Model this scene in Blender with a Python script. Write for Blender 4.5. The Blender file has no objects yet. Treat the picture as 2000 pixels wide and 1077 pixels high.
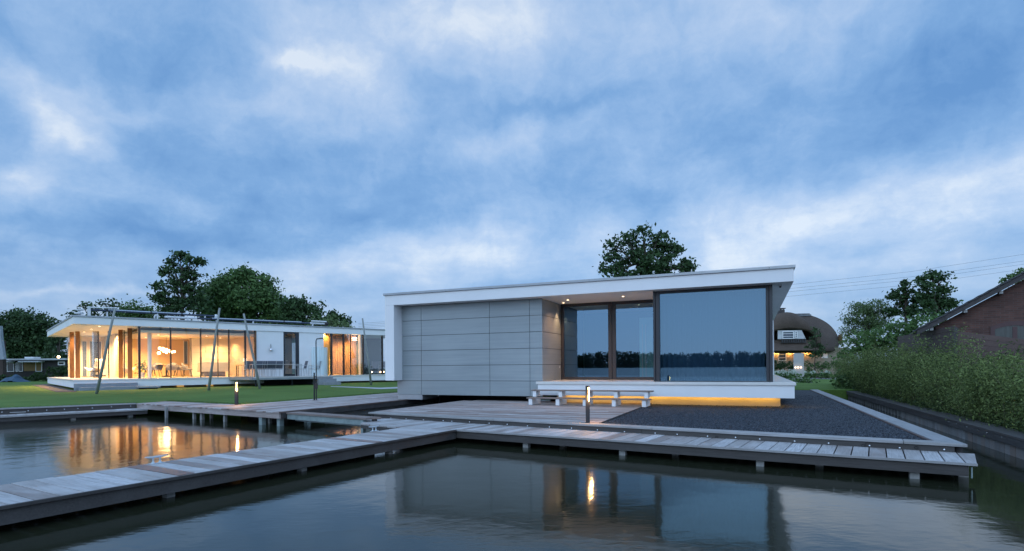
import bpy, bmesh, math, random
import numpy as np
from mathutils import Vector, Matrix
random.seed(7); rng = np.random.default_rng(7)
scene = bpy.context.scene
COL = scene.collection
R_ = math.radians

# ------------------------------------------------------------------ measured camera
WZ = .075                    # water level
H = 1.63                     # eye above the water
F, SL, Y0 = 1095.04, 0.0076, 716.9     # focal length in photo pixels, roll, horizon row
CR = math.sqrt(1 - SL * SL)

def ray(px, py):
    a = (px - 1000) / F; b = (Y0 - py) / F
    return Vector((a * CR + b * SL, 1.0, -a * SL + b * CR))
def P(px, py, z):            # point of the photograph lying on the level z
    d = ray(px, py); t = (z - H) / d.z
    return Vector((d.x * t, d.y * t, z))
def D(px, py, depth):        # point at a given distance
    d = ray(px, py)
    return Vector((d.x * depth, depth, H + d.z * depth))

class Frame:
    def __init__(s, ox, oy, deg):
        s.o = Vector((ox, oy)); a = R_(deg); s.a = a
        s.ux = Vector((math.cos(a), math.sin(a))); s.vx = Vector((-math.sin(a), math.cos(a)))
    def w(s, u, v, z=0.0):
        p = s.o + s.ux * u + s.vx * v
        return Vector((p.x, p.y, z))
    def hit(s, px, py, v):   # on the vertical plane v -> (u, z)
        d = ray(px, py); dv = d.x * s.vx.x + d.y * s.vx.y; ov = s.o.dot(s.vx)
        t = (v + ov) / dv
        u = (d.x * t - s.o.x) * s.ux.x + (d.y * t - s.o.y) * s.ux.y
        return u, H + d.z * t
    def u(s, px, v=0.0, py=700): return s.hit(px, py, v)[0]
    def hitu(s, px, py, u):
        d = ray(px, py); du = d.x * s.ux.x + d.y * s.ux.y; ou = s.o.dot(s.ux)
        t = (u + ou) / du
        v = (d.x * t - s.o.x) * s.vx.x + (d.y * t - s.o.y) * s.vx.y
        return v, H + d.z * t
    def loc(s, p):
        q = Vector((p.x, p.y)) - s.o
        return q.dot(s.ux), q.dot(s.vx)
RH = Frame(7.557, 15.0, -23.1)
LH = Frame(-21.581, 27.595, 43.54)

# ------------------------------------------------------------------ node helpers
def new_mat(name):
    m = bpy.data.materials.new(name); m.use_nodes = True
    nt = m.node_tree; b = nt.nodes['Principled BSDF']
    return m, nt, b
def N(nt, typ, **kw):
    n = nt.nodes.new(typ)
    for k, v in kw.items(): setattr(n, k, v)
    return n
def ramp(nt, fac, stops):
    r = N(nt, 'ShaderNodeValToRGB')
    e = r.color_ramp.elements
    while len(e) < len(stops): e.new(0.5)
    for i, (p, c) in enumerate(stops):
        e[i].position = p; e[i].color = (c[0], c[1], c[2], 1)
    nt.links.new(fac, r.inputs[0]); return r.outputs[0]
def coords(nt, scale=(1, 1, 1), rot=(0, 0, 0), kind='Object'):
    tc = N(nt, 'ShaderNodeTexCoord'); mp = N(nt, 'ShaderNodeMapping')
    mp.inputs['Scale'].default_value = scale; mp.inputs['Rotation'].default_value = rot
    nt.links.new(tc.outputs[kind], mp.inputs[0]); return mp.outputs[0]
def noise(nt, vec, scale, detail=3, rough=.55, dist=0):
    n = N(nt, 'ShaderNodeTexNoise'); n.inputs['Scale'].default_value = scale
    n.inputs['Detail'].default_value = detail; n.inputs['Roughness'].default_value = rough
    n.inputs['Distortion'].default_value = dist
    if vec is not None: nt.links.new(vec, n.inputs['Vector'])
    return n.outputs['Fac']
def mixc(nt, fac, a, b, mode='MIX'):
    m = N(nt, 'ShaderNodeMix', data_type='RGBA', blend_type=mode)
    for s, v in ((m.inputs['Factor'], fac), (m.inputs['A'], a), (m.inputs['B'], b)):
        if hasattr(v, 'is_linked') or hasattr(v, 'links'): nt.links.new(v, s)
        elif isinstance(v, (tuple, list)): s.default_value = (v[0], v[1], v[2], 1)
        else: s.default_value = v
    return m.outputs['Result']
def math_(nt, op, a, b=None, c=None, clamp=False):
    m = N(nt, 'ShaderNodeMath', operation=op); m.use_clamp = clamp
    for i, v in enumerate((a, b, c)):
        if v is None: continue
        if hasattr(v, 'links'): nt.links.new(v, m.inputs[i])
        else: m.inputs[i].default_value = v
    return m.outputs[0]
def bump(nt, b, h, strength=.3, dist=.01):
    n = N(nt, 'ShaderNodeBump'); n.inputs['Strength'].default_value = strength
    n.inputs['Distance'].default_value = dist
    nt.links.new(h, n.inputs['Height']); nt.links.new(n.outputs[0], b.inputs['Normal'])
def plain(name, col, rough=.6, metal=0, vary=.12, scale=3, bmp=0, bscale=60, emit=None, es=0, spec=.5, stretch=(1, 1, 1)):
    m, nt, b = new_mat(name)
    v = coords(nt, stretch)
    n = noise(nt, v, scale, 5, .6)
    lo = tuple(c * (1 - vary) for c in col); hi = tuple(min(1, c * (1 + vary)) for c in col)
    nt.links.new(ramp(nt, n, [(.3, lo), (.7, hi)]), b.inputs['Base Color'])
    b.inputs['Roughness'].default_value = rough; b.inputs['Metallic'].default_value = metal
    b.inputs['Specular IOR Level'].default_value = spec
    if bmp: bump(nt, b, noise(nt, v, bscale, 3), bmp, .005)
    if emit:
        b.inputs['Emission Color'].default_value = (*emit, 1); b.inputs['Emission Strength'].default_value = es
    return m
def wood(name, cols, ang=0.0, rough=.75, grain=1.0):
    """weathered boards: every island its own tone, fine grain along the boards (ang = board direction)"""
    m, nt, b = new_mat(name)
    v = coords(nt, (1, 1, 1), (0, 0, -ang))
    mp = N(nt, 'ShaderNodeMapping'); mp.inputs['Scale'].default_value = (1.2, 26, 26); nt.links.new(v, mp.inputs[0])
    mp2 = N(nt, 'ShaderNodeMapping'); mp2.inputs['Scale'].default_value = (.7, 2.0, 2.0); nt.links.new(v, mp2.inputs[0])
    g = noise(nt, mp.outputs[0], 2.2, 6, .65, .6)
    st = noise(nt, mp2.outputs[0], 1.3, 5, .62)
    geo = N(nt, 'ShaderNodeNewGeometry')
    isl = geo.outputs['Random Per Island']
    base = ramp(nt, isl, [(0.0, cols[0]), (.35, cols[1]), (.75, cols[2]), (1.0, cols[3])])
    c1 = mixc(nt, ramp(nt, g, [(.35, (0, 0, 0)), (.7, (.8, .8, .8))]), base, tuple(c * .5 for c in cols[1]))
    c2 = mixc(nt, ramp(nt, st, [(.46, (0, 0, 0)), (.74, (.5, .5, .5))]), c1, cols[3])
    nt.links.new(c2, b.inputs['Base Color'])
    nt.links.new(ramp(nt, st, [(.3, (rough * .75,) * 3), (.7, (rough,) * 3)]), b.inputs['Roughness'])
    bump(nt, b, g, .35 * grain, .004)
    return m
def glow(name, col, strength):
    m, nt, b = new_mat(name)
    b.inputs['Base Color'].default_value = (.8, .8, .8, 1)
    b.inputs['Emission Color'].default_value = (*col, 1); b.inputs['Emission Strength'].default_value = strength
    return m
def glass(name, refl=.1, tint=(1, 1, 1), rough=0.0, rtint=(1, 1, 1), ior=1.5):
    """pane: transparent with a mirror coat that grows at grazing angles"""
    m = bpy.data.materials.new(name); m.use_nodes = True; nt = m.node_tree
    for n in list(nt.nodes): nt.nodes.remove(n)
    out = N(nt, 'ShaderNodeOutputMaterial'); t = N(nt, 'ShaderNodeBsdfTransparent'); t.inputs[0].default_value = (*tint, 1)
    g = N(nt, 'ShaderNodeBsdfGlossy'); g.inputs['Color'].default_value = (*rtint, 1); g.inputs['Roughness'].default_value = rough
    ge = N(nt, 'ShaderNodeNewGeometry'); dt = N(nt, 'ShaderNodeVectorMath', operation='DOT_PRODUCT')
    nt.links.new(ge.outputs['Incoming'], dt.inputs[0]); nt.links.new(ge.outputs['Normal'], dt.inputs[1])
    c5 = math_(nt, 'POWER', math_(nt, 'SUBTRACT', 1.0, math_(nt, 'ABSOLUTE', dt.outputs['Value'])), 5.0)
    f0 = refl + (2 * ((ior - 1) / (ior + 1)) ** 2)
    fac = math_(nt, 'MULTIPLY_ADD', c5, (1 - f0) * .8, f0, True)
    mx = N(nt, 'ShaderNodeMixShader'); nt.links.new(fac, mx.inputs[0]); nt.links.new(t.outputs[0], mx.inputs[1]); nt.links.new(g.outputs[0], mx.inputs[2])
    nt.links.new(mx.outputs[0], out.inputs[0]); return m
def leafmat(name, dark, light, scale=.6, trans=.25):
    m, nt, b = new_mat(name)
    geo = N(nt, 'ShaderNodeNewGeometry')
    v = coords(nt)
    n = noise(nt, v, scale, 3)
    f = math_(nt, 'MULTIPLY_ADD', geo.outputs['Random Per Island'], .5, math_(nt, 'MULTIPLY', n, .6), True)
    c = ramp(nt, f, [(.25, dark), (.8, light)])
    nt.links.new(c, b.inputs['Base Color']); b.inputs['Roughness'].default_value = .6
    b.inputs['Specular IOR Level'].default_value = .25
    tr = N(nt, 'ShaderNodeBsdfTranslucent'); nt.links.new(c, tr.inputs[0])
    mx = N(nt, 'ShaderNodeMixShader'); mx.inputs[0].default_value = trans
    out = nt.nodes['Material Output']
    nt.links.new(b.outputs[0], mx.inputs[1]); nt.links.new(tr.outputs[0], mx.inputs[2]); nt.links.new(mx.outputs[0], out.inputs[0])
    return m

M = {}
M['white'] = plain('white_render', (.76, .77, .78), .7, vary=.035, scale=1.2, bmp=.15, bscale=120)
M['coping'] = plain('zinc_coping', (.34, .36, .38), .45, .6, .1, 2)
M['panel'] = None
def mk_panel():
    m, nt, b = new_mat('grey_cladding')
    geo = N(nt, 'ShaderNodeNewGeometry')
    v = coords(nt, (.35, .35, 9)); n = noise(nt, v, 1.6, 5, .6)
    v2 = coords(nt); n2 = noise(nt, v2, .5, 3)
    f = math_(nt, 'ADD', math_(nt, 'MULTIPLY', n, .5), math_(nt, 'MULTIPLY', n2, .5))
    c = ramp(nt, f, [(.35, (.25, .285, .30)), (.65, (.33, .37, .385))])
    c = mixc(nt, math_(nt, 'MULTIPLY', geo.outputs['Random Per Island'], .30), c, (.24, .275, .285))
    nt.links.new(c, b.inputs['Base Color']); b.inputs['Roughness'].default_value = .42; b.inputs['Metallic'].default_value = .25
    bump(nt, b, n, .06, .004); return m
M['panel'] = mk_panel()
M['black'] = plain('black_gap', (.012, .012, .014), .8)
M['frame'] = plain('anthracite_frame', (.030, .033, .040), .4, .3, .1)
M['frame2'] = plain('brown_black_frame', (.035, .030, .030), .4, .2, .1)
M['glass_big'] = glass('window_pane', .16, (.40, .52, .58), rtint=(.36, .60, .80))
M['glass_rec'] = glass('recess_pane', .20, (.50, .62, .66), rtint=(.38, .62, .84))
M['glass_clear'] = glass('clear_pane', .02, (.95, .95, .93), ior=1.3)
M['glass_dark'] = glass('dark_pane', .12, (.5, .55, .55), rtint=(.6, .75, .9))
M['stone'] = plain('grey_stone', (.25, .27, .29), .7, vary=.1, scale=6, bmp=.2)
M['bluestone'] = plain('blue_grey_step', (.22, .25, .28), .7, vary=.12, scale=4, bmp=.2)
M['slabtop'] = plain('polished_terrace', (.62, .60, .56), .16, vary=.06, scale=2)
WD = [(.18, .11, .085), (.33, .25, .22), (.48, .42, .40), (.62, .60, .60)]
WG = [(.22, .17, .15), (.38, .36, .35), (.47, .465, .47), (.60, .61, .63)]
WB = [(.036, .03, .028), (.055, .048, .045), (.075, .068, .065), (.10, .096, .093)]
A_J = R_(59.3); A_K = R_(-31.9); A_H = R_(-23.1)
M['wood_deck'] = wood('deck_boards', WD, A_H)
M['wood_jetty'] = wood('jetty_boards', WG, A_J + math.pi / 2)
M['wood_walk'] = wood('walkway_boards', WG, A_K + math.pi / 2)
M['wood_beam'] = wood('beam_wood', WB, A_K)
M['wood_cap'] = wood('cap_wood', [(.26, .24, .23), (.32, .31, .30), (.38, .37, .37), (.43, .43, .44)], A_K)
M['wood_capside'] = wood('side_cap_wood', [(.26, .27, .28), (.30, .31, .32), (.33, .34, .36), (.38, .39, .41)], R_(66.9))
M['wood_post'] = plain('pile_wood', (.28, .28, .27), .85, vary=.3, scale=9, bmp=.4, stretch=(1, 1, .2))
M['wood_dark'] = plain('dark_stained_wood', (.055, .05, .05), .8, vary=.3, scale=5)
M['wood_rough'] = wood('sheet_planks', [(.24, .235, .23), (.33, .325, .32), (.42, .42, .42), (.34, .25, .20)], 0)
M['wood_red'] = wood('fence_boards', [(.085, .05, .045), (.10, .06, .05), (.12, .075, .065), (.14, .10, .09)], R_(10))
M['plank_step'] = wood('step_plank', [(.2, .15, .13), (.24, .19, .165), (.27, .22, .2), (.3, .26, .24)], A_H)
M['steel'] = plain('galvanised_steel', (.33, .38, .39), .5, .3, .15, 5)
M['galv_green'] = plain('weathered_steel_beam', (.24, .30, .30), .65, .1, .25, 4)
M['chrome'] = plain('polished_stud', (.75, .76, .78), .25, .9, .03)
M['cleat'] = plain('cast_cleat', (.5, .56, .6), .4, .5, .1)
M['brownpost'] = plain('brown_column', (.16, .075, .028), .55, vary=.15)
M['galvpole'] = plain('weathered_pole', (.25, .27, .26), .6, .2, .2, 8, stretch=(1, 1, .15))
M['led'] = glow('warm_led', (1.0, .58, .12), 4.5)
M['bulb'] = glow('warm_bulb', (1.0, .62, .28), 14)
M['spotdisc'] = glow('downlight_disc', (1.0, .70, .40), 7)
M['boll_light'] = glow('bollard_lens', (1.0, .60, .22), 16)
M['interior'] = plain('cream_wall', (.78, .66, .50), .8, vary=.03)
M['intwhite'] = plain('white_cabinet', (.80, .76, .70), .5, vary=.03)
M['warmwood'] = plain('oak_floor', (.45, .30, .17), .5, vary=.15, stretch=(1, 6, 1))
M['fabric'] = plain('grey_fabric', (.22, .22, .24), .9, vary=.12, scale=20)
M['mesh'] = plain('dark_mesh_fabric', (.12, .135, .165), .8, vary=.1, scale=30)
M['alu'] = plain('brushed_aluminium', (.5, .5, .5), .4, .7, .05)
M['pipe'] = plain('black_pipe', (.02, .02, .022), .45, .3)
M['plasticwhite'] = plain('white_plastic', (.65, .68, .7), .4, vary=.05)
M['tube'] = plain('navy_tube', (.035, .05, .085), .25, .2, .05)
M['tube_light'] = plain('pale_tube', (.42, .48, .56), .3, .3, .05)

# ------------------------------------------------------------------ mesh builder
class MB:
    def __init__(s): s.v = []; s.f = []
    def add(s, vs, fs):
        k = len(s.v); s.v += [tuple(p) for p in vs]; s.f += [tuple(i + k for i in f) for f in fs]; return s
    def box(s, x0, x1, y0, y1, z0, z1):
        return s.add([(x0, y0, z0), (x1, y0, z0), (x1, y1, z0), (x0, y1, z0), (x0, y0, z1), (x1, y0, z1), (x1, y1, z1), (x0, y1, z1)],
                     [(0, 3, 2, 1), (4, 5, 6, 7), (0, 1, 5, 4), (1, 2, 6, 5), (2, 3, 7, 6), (3, 0, 4, 7)])
    def prism(s, pts, z0, z1):
        n = len(pts)
        if sum(pts[i][0] * pts[(i + 1) % n][1] - pts[(i + 1) % n][0] * pts[i][1] for i in range(n)) < 0: pts = pts[::-1]
        zt = z1 if isinstance(z1, (list, tuple)) else [z1] * n
        vs = [(p[0], p[1], z0) for p in pts] + [(p[0], p[1], zt[i]) for i, p in enumerate(pts)]
        fs = [tuple(range(n - 1, -1, -1)), tuple(range(n, 2 * n))] + [(i, (i + 1) % n, n + (i + 1) % n, n + i) for i in range(n)]
        return s.add(vs, fs)
    def bar(s, p, q, w, h, up=(0, 0, 1)):   # box beam between two points, p/q on its axis
        p = Vector(p); q = Vector(q); d = (q - p).normalized(); up = Vector(up)
        a = d.cross(up)
        a = a.normalized() if a.length > 1e-5 else Vector((1, 0, 0)); b = a.cross(d).normalized()
        vs = []
        for o in (p, q):
            for i, j in ((-1, -1), (1, -1), (1, 1), (-1, 1)): vs.append(o + a * (i * w / 2) + b * (j * h / 2))
        return s.add(vs, [(0, 1, 2, 3), (7, 6, 5, 4), (0, 4, 5, 1), (1, 5, 6, 2), (2, 6, 7, 3), (3, 7, 4, 0)])
    def tube(s, p, q, r0, r1=None, n=8):
        return s.path([p, q], [r0, r0 if r1 is None else r1], n)
    def path(s, pts, rs, n=8):
        pts = [Vector(p) for p in pts]
        if not isinstance(rs, (list, tuple)): rs = [rs] * len(pts)
        vs = []; ref = None
        for i, p in enumerate(pts):
            d = (pts[min(i + 1, len(pts) - 1)] - pts[max(i - 1, 0)]).normalized()
            if ref is None: ref = Vector((0, 0, 1)) if abs(d.z) < .9 else Vector((1, 0, 0))
            a = d.cross(ref).normalized() if i == 0 else (a - d * a.dot(d)).normalized()
            b = d.cross(a).normalized()
            for k in range(n):
                t = 2 * math.pi * k / n; vs.append(p + (a * math.cos(t) + b * math.sin(t)) * rs[i])
        fs = []
        for i in range(len(pts) - 1):
            for k in range(n): fs.append((i * n + k, i * n + (k + 1) % n, (i + 1) * n + (k + 1) % n, (i + 1) * n + k))
        fs += [tuple(range(n - 1, -1, -1)), tuple(range((len(pts) - 1) * n, len(pts) * n))]
        return s.add(vs, fs)
    def lathe(s, prof, c=(0, 0, 0), n=16):
        vs = []; fs = []
        for r, z in prof:
            for k in range(n):
                t = 2 * math.pi * k / n; vs.append((c[0] + r * math.cos(t), c[1] + r * math.sin(t), c[2] + z))
        for i in range(len(prof) - 1):
            for k in range(n): fs.append((i * n + k, i * n + (k + 1) % n, (i + 1) * n + (k + 1) % n, (i + 1) * n + k))
        fs += [tuple(range(n - 1, -1, -1)), tuple(range((len(prof) - 1) * n, len(prof) * n))]
        return s.add(vs, fs)
    def ball(s, c, r, n=10, sz=1.0):
        return s.lathe([(max(.001, r * math.sin(math.pi * i / 8)), -r * sz * math.cos(math.pi * i / 8)) for i in range(9)], c, n)
    def build(s, name, mat, parent=None, world=False, smooth=False, bevel=0, normals=True):
        me = bpy.data.meshes.new(name)
        vs = s.v
        if world and parent is not None:
            inv = parent.matrix_basis.inverted(); vs = [tuple(inv @ Vector(p)) for p in vs]
        me.from_pydata(vs, [], s.f)
        if normals:
            bm = bmesh.new(); bm.from_mesh(me); bmesh.ops.recalc_face_normals(bm, faces=bm.faces); bm.to_mesh(me); bm.free()
        me.materials.append(mat if not isinstance(mat, str) else M[mat])
        if smooth:
            me.polygons.foreach_set('use_smooth', [True] * len(me.polygons))
        o = bpy.data.objects.new(name, me); COL.objects.link(o)
        if parent is not None: o.parent = parent
        if bevel:
            b = o.modifiers.new('bevel', 'BEVEL'); b.width = bevel; b.segments = 2; b.limit_method = 'ANGLE'
        return o

def tag(o, label, cat, group=None):
    o['label'] = label; o['category'] = cat
    if group: o['group'] = group
    return o
def thing(name, label, cat, loc=(0, 0, 0), rz=0.0, group=None):
    o = bpy.data.objects.new(name, None); COL.objects.link(o); o.empty_display_size = .2
    o.location = loc; o.rotation_euler = (0, 0, rz)
    o.matrix_basis = Matrix.Translation(Vector(loc)) @ Matrix.Rotation(rz, 4, 'Z')
    return tag(o, label, cat, group)
def struct(o, kind='structure'):
    o['kind'] = kind; return o
def children(o): return [c for c in bpy.data.objects if c.parent == o]
def dup(o, loc, rz, label=None, group=None, parent=None):
    def rec(src, par):
        c = src.copy(); COL.objects.link(c)
        if par is not None: c.parent = par
        for ch in kids[src.name]: rec(ch, c)
        return c
    kids = {}
    def walk(x):
        kids[x.name] = children(x)
        for k in kids[x.name]: walk(k)
    walk(o)
    r = rec(o, None); r.location = loc; r.rotation_euler = (0, 0, rz)
    if label: r['label'] = label
    if group: r['group'] = group
    return r
def kid(name, mat, parent, fn, **kw):
    m = MB(); fn(m); return m.build(name, mat, parent, **kw)

def clip(poly, nx, ny, c):      # keep nx*x+ny*y <= c
    out = []
    for i in range(len(poly)):
        a = poly[i]; b = poly[(i + 1) % len(poly)]
        da = nx * a[0] + ny * a[1] - c; db = nx * b[0] + ny * b[1] - c
        if da <= 0: out.append(a)
        if (da < 0 < db) or (db < 0 < da):
            t = da / (da - db); out.append((a[0] + (b[0] - a[0]) * t, a[1] + (b[1] - a[1]) * t))
    return out
def boards(mb, poly, ang, width, gap, z0, z1, seg=None, jit=.002):
    """poly convex; boards run along ang"""
    dx, dy = math.cos(ang), math.sin(ang); nx, ny = -dy, dx
    vals = [nx * p[0] + ny * p[1] for p in poly]; lo, hi = min(vals), max(vals)
    k = lo
    while k < hi:
        w = width
        st = clip(clip(poly, nx, ny, k + w - gap), -nx, -ny, -k)
        if len(st) >= 3:
            parts = [st]
            if seg:
                ts = [dx * p[0] + dy * p[1] for p in st]; a, b = min(ts), max(ts); cuts = []
                c = a + random.uniform(.2, 1) * seg
                while c < b - .2: cuts.append(c); c += seg * random.uniform(.7, 1.1)
                parts = []; prev = st
                for c in cuts:
                    q = clip(prev, dx, dy, c - .003)
                    if len(q) >= 3: parts.append(q)
                    prev = clip(prev, -dx, -dy, -c)
                    if len(prev) < 3: break
                if len(prev) >= 3: parts.append(prev)
            for q in parts: mb.prism(q, z0, z1 + random.uniform(-jit, jit))
        k += width
def xy(p): return (p[0], p[1])

# ------------------------------------------------------------------ foliage
def leaf_mesh(name, pts, size, mat, parent, flat=.0, aspect=1.6, double=False):
    n = len(pts); pts = np.asarray(pts, dtype=np.float64)
    a = rng.normal(size=(n, 3)); a /= np.linalg.norm(a, axis=1)[:, None]
    b = rng.normal(size=(n, 3)); b -= (b * a).sum(1)[:, None] * a; b /= np.linalg.norm(b, axis=1)[:, None]
    s = size * rng.uniform(.6, 1.3, n)[:, None]
    a = a * s * aspect * .5; b = b * s * .5
    nrm = np.cross(a, b); nrm /= np.linalg.norm(nrm, axis=1)[:, None]
    v = np.stack([pts - a, pts - b * .9 + nrm * s * .12, pts + a, pts + b * .9 + nrm * s * .12], 1).reshape(-1, 3)
    me = bpy.data.meshes.new(name); me.vertices.add(4 * n); me.vertices.foreach_set('co', v.ravel())
    me.loops.add(4 * n); me.loops.foreach_set('vertex_index', np.arange(4 * n, dtype=np.int32))
    me.polygons.add(n); me.polygons.foreach_set('loop_start', np.arange(0, 4 * n, 4, dtype=np.int32))
    me.update(calc_edges=True); me.materials.append(mat)
    o = bpy.data.objects.new(name, me); COL.objects.link(o); o.parent = parent; return o

def tree(name, label, cat, base, blobs, leaf, dens, mat, bark, trunk_r=.25, group=None, spread=.35, limbs=True, cl=26, fill=.55, trunk_top=None):
    """base world point; blobs = (x,y,z,r) world; leaves gathered in clumps spread through each blob's shell and core"""
    root = thing(name, label, cat, base, 0, group)
    pts = []; ends = []
    for bi, (x, y, z, r) in enumerate(blobs):
        nc = max(6, int(dens * r * r))
        d = rng.normal(size=(nc, 3)); d /= np.linalg.norm(d, axis=1)[:, None]
        rad = r * rng.uniform(fill, 1.05, nc) ** 1.0
        c = np.array([x, y, z]) + d * rad[:, None] * np.array([1, 1, .88])
        ends += [tuple(q) for q in c[::max(1, nc // 5)]]
        for q in c:
            sg = spread * rng.uniform(.5, 1.3)
            k = int(cl * rng.uniform(.6, 1.4))
            pts.append(q + rng.normal(size=(k, 3)) * np.array([sg, sg, sg * .6]))
    pts = np.concatenate(pts) - np.array(base)
    leaf_mesh('foliage', pts, leaf, mat, root)
    m = MB(); b = Vector(base)
    cen = Vector(np.mean([q[:3] for q in blobs], axis=0))
    top = Vector(trunk_top) if trunk_top else cen
    mid = b.lerp(top, .45) + Vector((random.uniform(-.2, .2), random.uniform(-.2, .2), 0))
    m.path([b - Vector((0, 0, .1)), b.lerp(mid, .3), mid, top], [trunk_r * 1.25, trunk_r, trunk_r * .75, trunk_r * .3], 8)
    if limbs:
        for (x, y, z, r) in blobs:
            t = random.uniform(.35, .85); s = mid.lerp(top, t) if z > mid.z else b.lerp(mid, .8)
            e = Vector((x, y, z)); k = s.lerp(e, .5) + Vector((0, 0, -.08 * (e - s).length))
            m.path([s, k, e], [trunk_r * .38, trunk_r * .26, trunk_r * .1], 5)
            for q in ends:
                q = Vector(q)
                if (q - e).length < r * 1.05 and random.random() < .8:
                    m.path([k.lerp(e, random.uniform(.2, 1)), q], [trunk_r * .12, trunk_r * .03], 4)
    m.build('trunk', bark, root, world=True, normals=False, smooth=True)
    return root
def pxblobs(lst, depth, jit=.25):
    out = []
    for (px, py, r) in lst:
        rr = r * depth / F; p = D(px, py, depth + random.uniform(-jit, jit) * rr * 2)
        out.append((p.x, p.y, p.z, rr))
    return out
# ================================================================== WATER AND LAND
def mk_water():
    m, nt, b = new_mat('dark_canal_water')
    b.inputs['Base Color'].default_value = (.019, .022, .013, 1); b.inputs['Roughness'].default_value = .075
    b.inputs['IOR'].default_value = 1.42
    v = coords(nt)
    n1 = noise(nt, v, 1.6, 2, .5, .3)
    mp = N(nt, 'ShaderNodeMapping'); mp.inputs['Scale'].default_value = (4.5, 9, 1); nt.links.new(v, mp.inputs[0])
    n2 = noise(nt, mp.outputs[0], 1.4, 3, .55, .4)
    h = math_(nt, 'ADD', math_(nt, 'MULTIPLY', n1, .55), math_(nt, 'MULTIPLY', n2, .12))
    # the open lake behind is ruffled by wind, the sheltered canal is calm
    sp = N(nt, 'ShaderNodeSeparateXYZ'); nt.links.new(v, sp.inputs[0])
    mr = N(nt, 'ShaderNodeMapRange'); mr.inputs['From Min'].default_value = -8; mr.inputs['From Max'].default_value = -50; mr.inputs['To Min'].default_value = .075; mr.inputs['To Max'].default_value = .42
    nt.links.new(sp.outputs[1], mr.inputs['Value']); nt.links.new(mr.outputs[0], b.inputs['Roughness'])
    bump(nt, b, h, .42, .022)
    return m
M['water'] = mk_water()
water = kid('water', 'water', None, lambda m: m.add([(-900, -700, WZ), (900, -700, WZ), (900, 1400, WZ), (-900, 1400, WZ)], [(0, 1, 2, 3)]))
struct(water)
bed = kid('canal_bed', plain('mud', (.02, .022, .015), .9), None, lambda m: m.add([(-900, -700, -1.2), (900, -700, -1.2), (900, 1400, -1.2), (-900, 1400, -1.2)], [(0, 1, 2, 3)]))
struct(bed)

def mk_grass():
    m, nt, b = new_mat('mown_lawn')
    v = coords(nt); n1 = noise(nt, v, .35, 4); n2 = noise(nt, v, 28, 4, .7)
    mp = N(nt, 'ShaderNodeMapping'); mp.inputs['Scale'].default_value = (.5, 2.2, 1); mp.inputs['Rotation'].default_value = (0, 0, R_(30)); nt.links.new(v, mp.inputs[0])
    n3 = noise(nt, mp.outputs[0], 1.5, 4)
    f = math_(nt, 'ADD', math_(nt, 'MULTIPLY', n1, .35), math_(nt, 'ADD', math_(nt, 'MULTIPLY', n2, .4), math_(nt, 'MULTIPLY', n3, .25)))
    c = ramp(nt, f, [(.36, (.062, .115, .024)), (.5, (.095, .165, .036)), (.64, (.13, .21, .055))])
    nt.links.new(c, b.inputs['Base Color']); b.inputs['Roughness'].default_value = .85; b.inputs['Specular IOR Level'].default_value = .15
    bump(nt, b, n2, .8, .03); return m
M['grass'] = mk_grass()
# lawn: follows the bank and the back of the left deck, climbs 20 cm to the house
ZD, ZK, ZW, ZLW = .474, .476, .347, .308
A_ = P(265.5, 788.2, ZD); B_ = P(324, 784, ZD); C_ = P(470, 790.5, ZD); F_ = P(544.6, 805, ZD)
nH = Vector((RH.vx.x, RH.vx.y, 0)); uH = Vector((RH.ux.x, RH.ux.y, 0))
D_ = C_ + nH * 16; E_ = F_ + nH * 16
L0 = P(0, 798.5, ZD); ldir = (A_ - L0).normalized(); LL = L0 - ldir * 25
def lawn():
    off_ = Vector((-.06, .14, 0))
    front = [LL + off_, L0 + off_, L0.lerp(A_, .5) + off_, A_ + Vector((0, .12, 0)), B_, B_.lerp(C_, .5), C_] + [C_ + nH * k for k in (1.5, 3, 5, 7, 9, 12, 16)] + [C_ + nH * 16 + uH * 25]
    rows = [(0, .455), (.12, .485), (1, .50), (2.5, .52), (5, .56), (8, .60), (11, .63), (20, .64), (45, .62), (110, .6)]
    v = []; f = []; n = len(front)
    # rows move away from the water along a shared direction so that they never cross
    for i, (d, z) in enumerate(rows):
        for j, p in enumerate(front):
            dr = Vector((-.45, .9, 0)).normalized()
            q = p + dr * d
            if d == .12: z2 = .41
            v.append((q.x, q.y, z))
    for i in range(len(rows) - 1):
        for j in range(n - 1): f.append((i * n + j, i * n + j + 1, (i + 1) * n + j + 1, (i + 1) * n + j))
    k = len(v); v += [(p.x, p.y, -.5) for p in front]
    for j in range(n - 1): f.append((k + j, k + j + 1, j + 1, j))
    m = MB(); m.add(v, f); return m.build('lawn', 'grass', None, normals=False, smooth=False)
lw = lawn(); struct(lw)

# lawn tufts along the deck edge
def tufts():
    pts = []
    segs = [(L0 - ldir * 2, A_), (B_, C_), (C_, C_ + nH * 12)]
    out_v = []; out_f = []
    dr = Vector((-.45, .9, 0)).normalized()
    for a, b in segs:
        L = (b - a).length
        for i in range(int(L * 260)):
            p = a.lerp(b, random.random()) + dr * (random.random() ** 2 * .5 + .03)
            h = random.uniform(.025, .06); t = random.uniform(0, 6.28); w = .006
            dx, dy = math.cos(t) * w, math.sin(t) * w; lx, ly = random.uniform(-.02, .02), random.uniform(-.02, .02)
            k = len(out_v); out_v += [(p.x - dx, p.y - dy, .46), (p.x + dx, p.y + dy, .46), (p.x + lx, p.y + ly, .475 + h)]; out_f.append((k, k + 1, k + 2))
    m = MB(); m.v = out_v; m.f = out_f
    o = m.build('grass_edge', leafmat('grass_blades', (.04, .08, .02), (.09, .16, .04), 2), None, normals=False)
    tag(o, 'short grass blades fringing the lawn edge beside the decking', 'grass'); struct(o, 'stuff')
tufts()

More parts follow.
